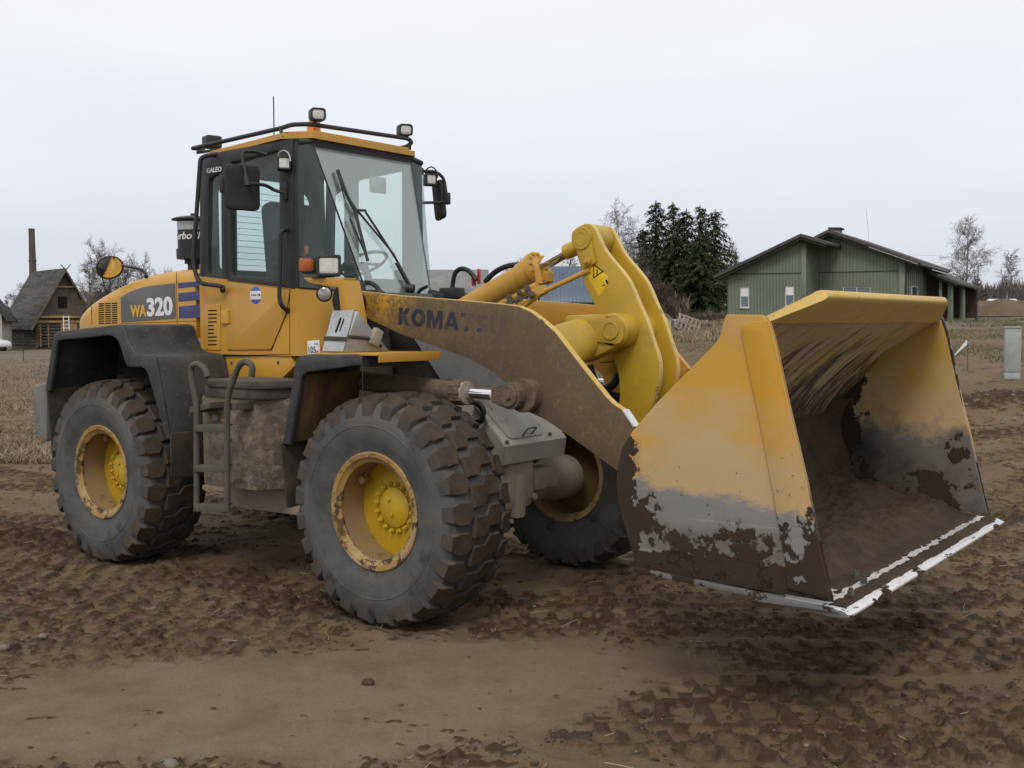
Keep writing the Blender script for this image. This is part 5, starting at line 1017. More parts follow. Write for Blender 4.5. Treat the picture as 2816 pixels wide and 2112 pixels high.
def straws(n, seed):
    g = np.random.default_rng(seed); P = fan(4.2, 14, .5)(g, n); hh = near_h(P[:, 0], P[:, 1])[0]; z = terr(P[:, 0], P[:, 1])+hh; V, F = [], []
    for k in range(n):
        a = g.uniform(0, 6.28); L = g.uniform(.03, .14); d = np.array([math.cos(a), math.sin(a), g.uniform(-.05, .25)]); s_ = np.array([-d[1], d[0], 0])*.0016; b = np.array([P[k, 0], P[k, 1], z[k]+.006]); m_ = b+d*L*.5+s_*g.uniform(-6, 6); e_ = b+d*L; q = len(V)
        up = np.array([0, 0, .0022])
        V += [b-s_, b+s_, b+up, m_-s_, m_+s_, m_+up, e_-s_, e_+s_, e_+up]
        for t in (0, 3): F += [(q+t, q+t+1, q+t+4, q+t+3), (q+t+1, q+t+2, q+t+5, q+t+4), (q+t+2, q+t, q+t+3, q+t+5)]
    return from_vf(V, F)
tag(obj('straw', straws(150, 15), M('dry_straw', (.36, .29, .18), .8, var=(6, .2)), None, 0), kind='stuff')
# dry grass
def blades(P, hgt, wid, seed, lean=.35, z=None):
    g = np.random.default_rng(seed); n = len(P); z = terr(P[:, 0], P[:, 1]) if z is None else z; a = g.uniform(0, 6.28, n); h = hgt*g.uniform(.4, 1.25, n); wv = wid*g.uniform(.6, 1.4, n)
    la, ll = g.uniform(0, 6.28, n), g.uniform(0, lean*2, n)*h; c, s_ = np.cos(a)*wv, np.sin(a)*wv; b = np.c_[P[:, 0], P[:, 1], z-.03]
    mx, my = np.cos(la)*ll, np.sin(la)*ll
    v0 = b+np.c_[-c, -s_, 0*c]; v1 = b+np.c_[c, s_, 0*c]; v2 = b+np.c_[mx*.4+c*.7, my*.4+s_*.7, h*.6]; v3 = b+np.c_[mx*.4-c*.7, my*.4-s_*.7, h*.6]; v4 = b+np.c_[mx, my, h]
    V = np.stack([v0, v1, v2, v3, v4], 1).reshape(-1, 3); i = np.arange(n)*5
    F = [(k, k+1, k+2, k+3) for k in i]+[(k+3, k+2, k+4) for k in i]
    me = bpy.data.meshes.new('m'); me.from_pydata(V.tolist(), [], F); return me
def region(n, v0, v1, a0, a1, seed, dens=None, pw=1.0):
    g = np.random.default_rng(seed); v = v0+(v1-v0)*g.random(n)**pw; a = g.uniform(a0, a1, n); u = a*v; P = np.c_[C0[0]+HR[0]*u+HF[0]*v, C0[1]+HR[1]*u+HF[1]*v]
    return P[g.random(n) < sm(*dens, fbm(P[:, 0], P[:, 1], .45, 4, seed))] if dens else P
m_dry = M('dry_grass', (.25, .20, .135), .9, var=(.8, .3), layers=[((.13, .125, .055), .5, .52, .7, {'op': .6})])
m_grn = M('green_grass', (.085, .105, .035), .9, var=(.8, .3), layers=[((.21, .17, .10), 1.2, .45, .65, {'op': .8})])
tag(obj('dry_grass', blades(region(90000, 14.6, 62, -.62, -.27, 5, (.25, .5), 1.5), .105, .010, 6, .9), m_dry, None, 0), kind='stuff')
tag(obj('grass', blades(region(70000, 17.5, 50, -.05, .58, 8, (.42, .6), 1.3), .085, .010, 9, .8), m_grn, None, 0), kind='stuff')
tag(obj('tall_dry_grass', blades(region(26000, 30, 64, .02, .25, 12, (.3, .55)), .30, .016, 13, .5), m_dry, None, 0), kind='stuff')
# ================================================================ buildings, trees and the far ground
def ppt(px, py, v): return onV(px, py, v)
def face_sheet(pts, v, th, mat_holes=(), bev=.005):
    """outline read along sight lines on an upright plane v metres ahead, facing the viewer; returns mesh"""
    P = [ppt(a, b, v) for a, b in pts]; o = C0+HF*v; o[2] = 0
    f = lambda ring: [(float((p-o)@HR), float(p[2])) for p in ring]
    M4 = Matrix(((HR[0], 0, -HF[0], o[0]), (HR[1], 0, -HF[1], o[1]), (0, 1, 0, 0), (0, 0, 0, 1)))
    return sheet(f(P), M4, th, [f([ppt(a, b, v) for a, b in h]) for h in mat_holes], bev)
def rect(x0, y0, x1, y1): return [(x0, y1), (x1, y1), (x1, y0), (x0, y0)]
m_green = M('green_boards', (.165, .200, .155), .75, var=(.8, .14), layers=[((.10, .13, .095), 1.5, .55, .8, {'op': .35})])
m_batten = M('green_battens', (.130, .160, .122), .75, var=(.8, .15))
m_trim = M('dark_green_trim', (.045, .062, .035), .7, var=(2, .15))
m_rooft = M('brown_roof_tiles', (.068, .060, .058), .75, var=(3, .2), bump=((5, .02),))
m_porch = M('porch_dark_brick', (.055, .036, .030), .9, var=(3, .3))
m_pane = M('window_pane', (.10, .13, .16), .06, .0, var=(.7, .5), spec=.8)
m_wframe = M('white_window_frame', (.55, .56, .57), .5, var=(3, .05))
m_conc = M('concrete', (.30, .29, .27), .9, var=(2, .15))
m_gut = M('dark_gutter', (.028, .028, .027), .5, var=(3, .1))
# the house is turned 30 degrees, its right flank just in sight
TH = math.radians(30); HE = HR*math.cos(TH)-HF*math.sin(TH); HD = HR*math.sin(TH)+HF*math.cos(TH)
class Face:
    """upright wall plane through A along E; w points out of the wall"""
    def __init__(s, A, E): s.A = np.array([A[0], A[1], 0.0]); s.E = E; s.N = np.cross(E, [0, 0, 1.0])
    def off(s, d): return Face(s.A+s.N*d, s.E)
    def at(s, px, py):
        d = _ray(px, py); t = float((s.A-C0)@s.N)/float(d@s.N); return C0+d*t
    def uv(s, ring): return [(float((p-s.A)@s.E), float(p[2])) for p in (s.at(a, b) for a, b in ring)]
    def sheet(s, ring, th, holes=(), bev=.005):
        M4 = Matrix(((s.E[0], 0, s.N[0], s.A[0]), (s.E[1], 0, s.N[1], s.A[1]), (0, 1, 0, 0), (0, 0, 0, 1)))
        return sheet(s.uv(ring), M4, th, [s.uv(h) for h in holes], bev)
FL = Face(ppt(2001, 885, 47.5), HE)                       # left gable stands 2 m forward
FR_ = FL.off(-2.0); pc1, pc2 = FL.at(2216, 885), FR_.at(2488, 885)
FS = Face(pc2, HD); FJ = Face(pc1, HD)                    # right flank, and the flank of the left gable
gh = empty('green_house', (pc1[0], pc1[1], gz(pc1[0], pc1[1])))
def gpart(name, meshes, mat, parent=None, smooth=0):
    o = obj(name, meshes, mat, None, smooth); p = parent or gh; o.parent = p; o.matrix_parent_inverse = Matrix.Translation(-Vector(gh.location)) if p is gh else Matrix.Identity(4); return o
tag(gh, 'single storey green board house with brown low-pitched roof beyond the bucket', 'house')
wr = rect(2318, 788, 2394, 850); wl1 = rect(2035, 789, 2060, 846); wl2 = rect(2159, 786, 2184, 842); ws = rect(2506, 787, 2527, 830)
rwall = [(2215, 925), (2215, 672), (2278, 645), (2488, 716), (2488, 925)]; lwall = [(2001, 925), (2001, 752), (2204, 648), (2216, 652), (2216, 925)]
gpart('wall', [FR_.off(-.3).sheet([(2222, 925), (2222, 678), (2278, 650), (2480, 718), (2480, 925)], 8.2), FL.off(-.3).sheet([(2006, 925), (2006, 757), (2204, 655), (2210, 657), (2210, 925)], 8.0), FR_.sheet(rwall, .25, [wr]), FL.sheet(lwall, .25, [wl1, wl2]), FS.sheet([(2488.5, 925), (2488.5, 722), (2548, 738), (2548, 925)], .25, [ws]), FJ.sheet([(2216.3, 925), (2216.3, 655), (2252, 664), (2252, 925)], .2)], m_green)
bt = []
for F_, x0, x1, f_, wins, st_ in ((FR_, 2254, 2487, lambda x: np.interp(x, [2251, 2278, 2488], [665, 645, 716]), [wr], 9.2), (FL, 2003, 2214, lambda x: np.interp(x, [2001, 2206, 2270], [752, 648, 668]), [wl1, wl2], 8.8), (FS, 2494, 2546, lambda x: np.interp(x, [2488, 2548], [722, 738]), [ws], 5.5), (FJ, 2221, 2249, lambda x: 662, [], 5.0)):
    x = x0
    while x < x1:
        segs = [(f_(x)+4, 925)]
        for w_ in wins:
            if w_[0][0]-3 < x < w_[1][0]+3: segs = [(f_(x)+4, w_[2][1]-3), (w_[0][1]+3, 925)]
        for a, b in segs: bt.append(F_.off(.018).sheet(rect(x-.9, a, x+.9, b), .018, bev=0))
        x += st_
gpart('board_battens', bt, m_batten)
gpart('band_board', [FL.off(.03).sheet([(2001, 755), (2216, 751.5), (2216, 749), (2001, 752.5)], .04), FR_.off(.03).sheet([(2250, 748.5), (2488, 742.5), (2488, 745), (2250, 751)], .04)], m_trim)
def roofslab(F_, pts, fwd, L, t=11):
    P = pts+[(x, y+t) for x, y in pts[::-1]]; return F_.off(fwd).sheet(P, L, bev=.02)
rfg = gpart('roof', [roofslab(FR_, [(2238, 650), (2278, 630), (2527, 717)], .6, 9.0, 10), roofslab(FL, [(1962, 757), (2201, 642), (2274, 664)], .6, 9.0, 10), roofslab(FR_, [(2540, 736), (2634, 776)], -4.4, 8.5, 9)], m_rooft)
for q_ in ([roofslab(FR_, [(2240, 661), (2279, 641), (2525, 727)], .5, .05, 6), roofslab(FL, [(1966, 767), (2202, 653), (2272, 674)], .5, .05, 6), roofslab(FR_, [(2542, 746), (2632, 785)], -4.5, .05, 5)]): gpart('barge_board', [q_], m_trim)
chm = gpart('chimney', [FR_.off(-3.5).sheet(rect(2281, 630, 2308, 668), .6)], m_conc, rfg)
gpart('chimney_cap', [FR_.off(-3.4).sheet(rect(2277, 625, 2312, 630), .8)], m_gut, rfg)
FG = FS.off(.75)
gpart('gutter', [tube([FR_.off(.5).at(2529, 727), FR_.off(.5).at(2529, 727)+HD*8.0], .07, 3, 0)], m_gut)
gpart('downpipe', [tube([FR_.off(.3).at(2522, 733), FR_.off(.1).at(2498, 741), FR_.off(.08).at(2491, 750), FR_.off(.08).at(2491, 925)], .05, 3, .1)], m_gut)
gpart('downpipe', [tube([FR_.off(-4.5).at(2716, 806), FR_.off(-4.5).at(2692, 818), FR_.off(-4.5).at(2685, 826), FR_.off(-4.5).at(2685, 900)], .05, 3, .1)], m_gut)
for w_, F_, mull in ((wr, FR_, True), (wl1, FL, False), (wl2, FL, False), (ws, FS, False)):
    (x0, y1), (x1, _), (_, y0) = w_[0], w_[1], w_[2]; b = 2.6
    holes = [rect(x0+b, y0+b, (x0+x1)/2-1.5, y1-b), rect((x0+x1)/2+1.5, y0+b, x1-b, y1-b)] if mull else [rect(x0+b, y0+b, x1-b, y1-b)]
    wo_ = gpart('window', [F_.off(-.03).sheet(w_, .06, holes)], m_wframe)
    gpart('pane', [F_.off(-.06).sheet(rect(x0+1, y0+1, x1-1, y1-1), .01, bev=0)], m_pane, wo_)
    if F_ is FL: gpart('blind', [F_.off(-.05).sheet(rect(x0+b, y0+b, x1-b, y0+26), .004, bev=0)], m_wht, wo_)
    gpart('sill', [F_.off(.08).sheet(rect(x0-2, y1, x1+2, y1+2.4), .16)], m_wframe, wo_)
FP_ = FR_.off(-4.8)
gpart('porch_wall', [FS.sheet([(2548, 925), (2548, 745), (2640, 783), (2640, 900)], .2), FR_.off(-12.3).sheet([(2600, 900), (2600, 770), (2686, 797), (2686, 900)], .2)], m_porch)
FQ = Face(FP_.at(2612, 885), HD)
objs('porch_post', [FP_.sheet(rect(2582, 770, 2590, 895), .14)]+[FQ.sheet(rect(x-3.5, 776+(x-2618)*.2, x+3.5, 895), .14) for x in (2618, 2651, 2682)], m_green)
for o in [o for o in bpy.data.objects if o.name.startswith('porch_post')]: o.parent = gh; o.matrix_parent_inverse = Matrix.Translation(-Vector(gh.location))
gpart('foundation', [FP_.off(.1).sheet(rect(2545, 886, 2625, 900), 7.5), FL.off(.02).sheet(rect(2001, 889, 2216, 925), .2)], m_conc)
an = obj('aerial_mast', [tube([ppt(2389, 690, 60), ppt(2387, 625, 60), ppt(2381, 572, 60)], .007, 2, 0)], m_gut); tag(an, 'thin bent mast rising behind the green house roof', 'mast')
# ---- small buildings behind the loader
m_sheet = M('grey_corrugated_roof', (.20, .195, .19), .7, var=(1, .15), layers=[((.12, .115, .11), 2, .5, .7, {'op': .7, 'st': (1, 1, .2)})])
m_bluer = M('blue_metal_roof', (.10, .138, .19), .45, .1, var=(.6, .1))
m_oldw = M('weathered_boards', (.115, .098, .080), .9, var=(1.5, .3), layers=[((.055, .048, .042), 3, .5, .7, {'op': .8, 'st': (1, 1, .15)})])
m_shing = M('old_shingle_roof', (.062, .058, .056), .9, var=(2.5, .3), layers=[((.024, .022, .022), 2.2, .50, .58, {'op': .85, 'st': (.12, .12, 1.6), 'detail': 3}), ((.11, .10, .10), 1.6, .5, .7, {'op': .7, 'st': (1, 1, 2.5)})], bump=((4, .04),))
m_log = M('grey_log_wall', (.105, .090, .075), .9, var=(2.2, .3), layers=[((.04, .035, .03), 2.6, .5, .62, {'op': .85, 'st': (.3, .3, 3)})])
m_brick = M('old_chimney_brick', (.105, .072, .060), .9, var=(.8, .25), layers=[((.075, .068, .062), .5, .40, .60, {'op': .8})])
m_cream = M('pale_render', (.42, .40, .37), .9, var=(1, .08)); m_newp = M('new_planks', (.36, .235, .11), .8, var=(2, .2))
def house(name, lab, cx, cy, v, yaw, L, Wd, wallh, roofh, mats, over=.4, ridge_off=0, base=None, cat='house'):
    """gabled house: long side L along local x, width Wd along local y; returns root and a builder for more parts"""
    p = ppt(cx, cy, v); zz = p[2] if base is None else base
    ca, sa = math.cos(yaw), math.sin(yaw); ex = HR*ca+HF*sa; ey = -HR*sa+HF*ca       # local axes in the world
    r = empty(name, (p[0], p[1], zz)); tag(r, lab, cat)
    Mw = Matrix(((ex[0], ey[0], 0, 0), (ex[1], ey[1], 0, 0), (0, 0, 1, 0), (0, 0, 0, 1)))
    def part(nm, meshes, mat, parent=None, smooth=0):
        for m_ in meshes: m_.transform(Mw)
        return obj(nm, meshes, mat, parent or r, smooth)
    g = [(-Wd/2, -1), (Wd/2, -1), (Wd/2, wallh), (0, wallh+roofh), (-Wd/2, wallh)]
    wl_ = part('wall', [hull([(x, y, z) for x in (-L/2, L/2) for y, z in g])], mats[0])
    k = roofh/(Wd/2); oy = Wd/2+over; t = .14
    sec = [(-oy, wallh-over*k), (0, wallh+roofh), (oy, wallh-over*k), (oy, wallh-over*k+t), (0, wallh+roofh+t*1.25), (-oy, wallh-over*k+t)]
    rf_ = part('roof', [sheet([(y, z+.02) for y, z in sec], Mfrm((L/2+over, 0, 0), (0, 1, 0), (0, 0, 1)), L+2*over, bev=.02)], mats[1])
    return r, part, wl_, rf_
def near_depth(px, py, v): return ppt(px, py, v)
# old log house (gable towards us, long roof on its left)
LV = 100.0; sc = LV/FPX
gx, gy = 178, 952
yaw = math.radians(90-43)                    # its length runs away to the left
p_g = ppt(gx, gy, LV)
Ln, Wd = 7.6, 5.0
ca, sa = math.cos(math.pi-yaw), math.sin(math.pi-yaw)
# the centre lies half a length behind the front gable
ex = HR*(-math.cos(yaw))+HF*math.sin(yaw)
cpos = p_g+ex*(Ln/2)
def place_house(name, lab, centre, exv, L, Wd, wallh, roofh, mats, over=.4, cat='house', base=None):
    r = empty(name, (centre[0], centre[1], centre[2] if base is None else base)); tag(r, lab, cat); ey = np.cross([0, 0, 1], exv)
    Mw = Matrix(((exv[0], ey[0], 0, 0), (exv[1], ey[1], 0, 0), (0, 0, 1, 0), (0, 0, 0, 1)))
    def part(nm, meshes, mat, parent=None, smooth=0):
        for m_ in meshes: m_.transform(Mw)
        return obj(nm, meshes, mat, parent or r, smooth)
    g = [(-Wd/2, -1.5), (Wd/2, -1.5), (Wd/2, wallh), (0, wallh+roofh), (-Wd/2, wallh)]
    wl_ = part('wall', [hull([(x, y, z) for x in (-L/2, L/2) for y, z in g])], mats[0])
    k = roofh/(Wd/2); oy = Wd/2+over; t = .16
    sec = [(-oy, wallh-over*k), (0, wallh+roofh), (oy, wallh-over*k), (oy, wallh-over*k+t), (0, wallh+roofh+t*1.25), (-oy, wallh-over*k+t)]
    rf_ = part('roof', [sheet([(y, z+.02) for y, z in sec], Mfrm((L/2+over, 0, 0), (0, 1, 0), (0, 0, 1)), L+2*over, bev=.02)], mats[1])
    return r, part, wl_, rf_
lh, lp, lw_, lr_ = place_house('log_house', 'old grey log house with steep shingle roof behind the rear of the loader', cpos, ex, Ln, Wd, 2.75, 4.3, (m_log, m_shing), .75)
FX = -Ln/2
lp('gable_boards', [hull([(FX-.05+d, y, z) for d in (0, .04) for y, z in ((-2.45, 2.9), (2.45, 2.9), (0, 6.9))])], m_oldw)
lp('gable_beam', [box((FX-.2, 0, 2.75), (.2, 5.0, .22), .02), box((FX-.12, 0, 2.3), (.1, 5.0, .2), .02), box((FX-.15, 0, 5.55), (.15, 1.9, .16), .02)], m_newp)
lp('loft_opening', [box((FX-.055, .1, 4.1), (.04, .85, 1.1), 0)], m_blackgap)
lp('doorway', [box((FX-.03, 1.85, 1.0), (.10, .6, 2.0), 0)], m_blackgap); lp('door_frame', [box((FX-.06, 2.2, 1.0), (.1, .12, 2.1), .01), box((FX-.06, 1.5, 1.0), (.1, .1, 2.1), .01)], m_newp)
lp('boarded_panel', [box((FX-.06, -.4, 1.75), (.10, 1.5, 1.0), .01), box((FX-.06, -.4, 1.15), (.12, 2.0, .10), .01)], m_newp)
lp('window', [box((0.2, 2.53, 1.5), (1.3, .08, 1.6), .01)], m_oldw)
lp('corner_post', [box((FX-.05, 2.5, 1.3), (.25, .2, 2.8), .02), box((-FX-.1, 2.55, 1.3), (.25, .2, 2.8), .02)], m_oldw, lw_)
lp('logs', [rod((FX-.25, 2.47, .2+.28*k), (-FX+.2, 2.47, .2+.28*k), .14, n=8) for k in range(10)]+[rod((FX, -2.4, .2+.28*k), (FX, 2.4, .2+.28*k), .12, n=8) for k in range(8)], m_log, lw_)
lp('ridge_timber', [rod((FX-.8, -.45, 7.6), (FX-.75, .3, 6.7), .05, n=6), rod((FX-.8, .45, 7.6), (FX-.75, -.3, 6.7), .05, n=6)], m_oldw, lr_)
lp('gable_trim', [rod((FX-.75, -3.2, 2.75-.75*1.72+.05), (FX-.75, 0, 7.05), .09, n=6), rod((FX-.75, 3.2, 2.75-.75*1.72+.05), (FX-.75, 0, 7.05), .09, n=6)], m_oldw, lr_)
q = ppt(184, 940, LV-3.2); q[2] = -.2
lad = obj('ladder', [rod((*(q+HR*d)[:2], q[2]+.0), (*(q+HR*(d-.35)+HF*.8)[:2], q[2]+3.0), .045, n=8) for d in (-.25, .25)]+[rod(tuple(q+HR*(-.25-.12*k/1)+HF*(.27*k)+np.array([0, 0, 1.0*k])), tuple(q+HR*(.25-.12*k)+HF*(.27*k)+np.array([0, 0, 1.0*k])), .035, n=6) for k in np.linspace(.2, 2.9, 9)], m_wht); tag(lad, 'white metal ladder leaning on the log house gable', 'ladder')
# brick chimney stack
q = ppt(96, 940, 128); ck = obj('brick_chimney', [lathe([(-2, .56), (0, .54), (13.1, .36), (13.3, .37), (13.5, .37)], (q[0], q[1], q[2]), (0, 0, 1), 8), lathe([(9.6, .46), (9.7, .47), (9.8, .46)], (q[0], q[1], q[2]), (0, 0, 1), 8)], m_brick, None, 0); tag(ck, 'tall tapering old brick chimney stack behind the log house', 'chimney')
# neighbour at the left edge
exl = HR*.92+HF*.39
p = ppt(-120, 948, 92); nb, npart, _, _ = place_house('rendered_house', 'pale rendered house with steep dark roof at the left edge', p, -HR*.35+HF*.94, 9, 8.0, 2.6, 5.6, (m_cream, m_shing), .5)
p = ppt(262, 900, 150); place_house('grey_shed', 'long low shed with dark grey roof between log house and hood', p, HR, 12, 6, 2.6, 2.2, (m_oldw, m_sheet), .4, 'shed')
# roofs behind the boom
p = ppt(1215, 890, 75); place_house('corrugated_shed', 'weathered shed with corrugated grey roof behind the cab front', p+np.array([0, 0, .8]), HR, 6, 5, 1.15, 1.6, (m_oldw, m_sheet), .3, 'shed')
p = ppt(1590, 890, 62); bs_, bpart, _, _ = place_house('blue_roof_shed', 'low shed with blue ribbed metal roof behind the boom', p+np.array([0, 0, .4]), HR, 4.0, 4.4, .9, 1.8, (m_oldw, m_bluer), .3, 'shed')
bpart('roof_ribs', [rod((x, -2.55, .9-.3*.84+.2), (x, -.02, .9+1.85+.2), .022, n=4) for x in np.linspace(-2.25, 2.25, 21)], m_bluer)
# car beside the pale house
def car(px, py, v, colr, lab, ang):
    p = ppt(px, py, v); p[2] = gz(p[0], p[1]); r = empty('parked_car', tuple(p), ang); tag(r, lab, 'car')
    side = [(-2.1, .35), (-2.15, .75), (-2.0, .92), (-1.55, .98), (-.95, 1.42), (.55, 1.44), (1.15, .98), (1.95, .86), (2.15, .62), (2.15, .35)]
    obj('body', [slab(rnd(side, .12), -.84, .84, bev=.08)], colr, r)
    for y in (-.846, .842): obj('side_window', [slab(rnd([(-1.35, .98), (-.88, 1.36), (.5, 1.37), (.95, .98)], .06), y, y+.008)], m_pane, r)
    obj('windscreen', [hull([(x, y, z) for x, z in ((.62, 1.42), (1.12, 1.03), (1.14, 1.04), (.64, 1.43)) for y in (-.68, .68)])], m_pane, r)
    for x in (-1.3, 1.3):
        for y in (-.78, .78): 
            w_ = obj('wheel', [rod((x, y-.1, .32), (x, y+.1, .32), .32, n=20)], m_hose, r); obj('rim', [rod((x, y-.11, .32), (x, y+.11, .32), .19, n=16)], m_galv, w_)
    return r
car(-46, 955, 88, m_wht, 'pale parked car half out of frame beside the pale house', math.radians(20))
# ---- bare trees
m_bark = M('birch_bark', (.34, .32, .30), .85, var=(2.5, .2), layers=[((.07, .062, .055), 4, .55, .66, {'st': (1, 1, 3)})])
m_bark2 = M('dark_bark', (.088, .078, .068), .9, var=(3, .25)); m_twig = M('bare_twigs', (.115, .095, .085), .9, var=(1, .25)); m_twig2 = M('reddish_twigs', (.105, .075, .066), .9, var=(1, .25))
def bare_tree(name, lab, px, py, v, H, kind='birch', seed=0, group=None, spread=.45, tops=1, twig=1.0):
    g = np.random.default_rng(seed); segs, tw = [], []
    def grow_(p, d, L, r, lvl):
        n = 5 if lvl < 2 else 3; pts = [p]; rr = [r]
        for k in range(n):
            d = d+g.normal(0, .10 if lvl else .035, 3)+np.array([0, 0, (.07 if lvl < 2 else (-.10 if kind == 'birch' else .03))]); d = d/np.linalg.norm(d); p = p+d*L/n; pts.append(p); rr.append(r*(1-.80*(k+1)/n))
            if lvl < 3:
                if lvl == 0 and k < 1: continue
                nb_ = (5, 4, 3)[lvl] if k < n-1 else (4, 3, 3)[lvl]
                nb_ = max(1, int(round(nb_*(twig if lvl else 1))))
                for _ in range(nb_):
                    a = g.uniform(0, 6.28); t = g.uniform(.5, 1.0)*spread*2; pr = np.cross(d, [math.cos(a), math.sin(a), .3]); pr /= np.linalg.norm(pr)+1e-9
                    nd = d+pr*t*1.3; nd /= np.linalg.norm(nd); ll = L*(.52-.07*k*(lvl == 0))*g.uniform(.55, 1.1)*(1, .85, .9)[lvl]
                    grow_(p-d*L/n*g.random(), nd, ll, max(rr[-1]*.55, .004), lvl+1)
        (segs if lvl < 2 else tw).append((pts, rr, lvl))
    for t in range(tops): grow_(np.array([g.normal(0, .25)*(tops > 1), g.normal(0, .25)*(tops > 1), -.3]), np.array([g.normal(0, .05+.13*(tops > 1)), g.normal(0, .05+.13*(tops > 1)), 1.0]), H*.93*(1 if t == 0 else g.uniform(.7, .95)), H*.014, 0)
    def mesh_of(lst, ns, rmin):
        V, F = [], []
        for pts, rr, lvl in lst:
            b = len(V); m_ = len(pts)
            for i in range(m_):
                d = pts[min(i+1, m_-1)]-pts[max(i-1, 0)]; d = d/(np.linalg.norm(d)+1e-9); a = np.cross(d, [.3, .5, .81]); a /= np.linalg.norm(a); c = np.cross(d, a); r_ = max(rr[i], rmin)
                for k in range(ns): th_ = 6.2832*k/ns; V.append(pts[i]+(a*math.cos(th_)+c*math.sin(th_))*r_)
            for i in range(m_-1):
                for k in range(ns): F.append((b+i*ns+k, b+i*ns+(k+1) % ns, b+(i+1)*ns+(k+1) % ns, b+(i+1)*ns+k))
        me = bpy.data.meshes.new('m'); me.from_pydata([tuple(x) for x in V], [], F); return me
    p = ppt(px, py, v); r = empty(name, (p[0], p[1], gz(p[0], p[1]))); tag(r, lab, 'tree', group)
    obj('trunk', [mesh_of([s_ for s_ in segs if s_[2] == 0], 7, .01), mesh_of([s_ for s_ in segs if s_[2] == 1], 5, .008)], m_bark if kind == 'birch' else m_bark2, r, 60)
    obj('crown', [mesh_of(tw, 3, .0075*v/90)], m_twig if kind != 'bush' else m_twig2, r, 0)
    return r
GL, GR, GC = 'bare trees behind the hood', 'bare trees on the right', 'bare trees behind the boom'
bare_tree('birch_tree', 'slender bare birch with pale trunk just left of the round hood mirror', 250, 905, 95, 7.6, 'birch', 1, GL, .42, 1, 1.0)
bare_tree('bare_tree', 'broad bare tree rising above the round hood mirror', 345, 905, 92, 9.3, 'oak', 2, GL, .55, 2, 1.0)
bare_tree('bare_tree', 'bare tree leaning right between hood mirror and air cleaner', 405, 905, 98, 8.0, 'oak', 3, GL, .55, 1, 1.0)
bare_tree('bare_tree', 'thin bare tree beside the air cleaner', 470, 905, 105, 7.4, 'birch', 4, GL, .45, 1, .8)
bare_tree('bare_tree', 'small bare tree right of the brick chimney', 132, 905, 140, 9.0, 'oak', 5, GL, .4, 2, .7)
bare_tree('bare_bush', 'bare bush left of the brick chimney above the shingle roof', 58, 925, 125, 6.2, 'oak', 6, GL, .6, 3, .9)
bare_tree('bare_tree', 'low bare tree between brick chimney and log house roof', 82, 915, 135, 7.5, 'birch', 7, GL, .5, 1, .7)
bare_tree('birch_tree', 'bare white birch standing at the left end of the spruces', 1722, 880, 80, 7.8, 'birch', 8, GC, .42, 1, .9)
bare_tree('birch_tree', 'leaning bare birch with branching pale trunk in front of the spruces', 1768, 880, 74, 5.6, 'birch', 9, GC, .55, 2, .9)
bare_tree('bare_tree', 'bare rounded tree between spruces and green house roof', 2040, 860, 95, 6.2, 'oak', 10, GC, .6, 3, .9)
bare_tree('bare_tree', 'faint bare tree behind the tilt cylinder gland', 1545, 870, 120, 6.6, 'oak', 11, GC, .5, 2, .7)
bare_tree('bare_tree', 'faint bare tree just left of the tilt cylinder', 1395, 870, 130, 7.2, 'birch', 12, GC, .5, 2, .7)
bare_tree('birch_tree', 'tall bare birch with rounded crown right of the green house', 2649, 830, 110, 9.0, 'birch', 13, GR, .55, 1, 1.1)
bare_tree('bare_tree', 'small bare tree beside the tall birch trunk', 2690, 830, 115, 3.8, 'oak', 14, GR, .55, 1, .7)
bare_tree('bare_tree', 'thin far bare tree near the right edge', 2768, 830, 140, 7.0, 'birch', 15, GR, .35, 1, .7)
bare_tree('bare_tree', 'bare sapling rising behind the green house ridge', 2430, 780, 85, 4.2, 'oak', 16, GR, .5, 1, .7)
bare_tree('bush', 'leafless brown bush in front of the spruces beside the boom', 1800, 893, 62, 3.2, 'bush', 17, GC, .7, 4, 1.1)
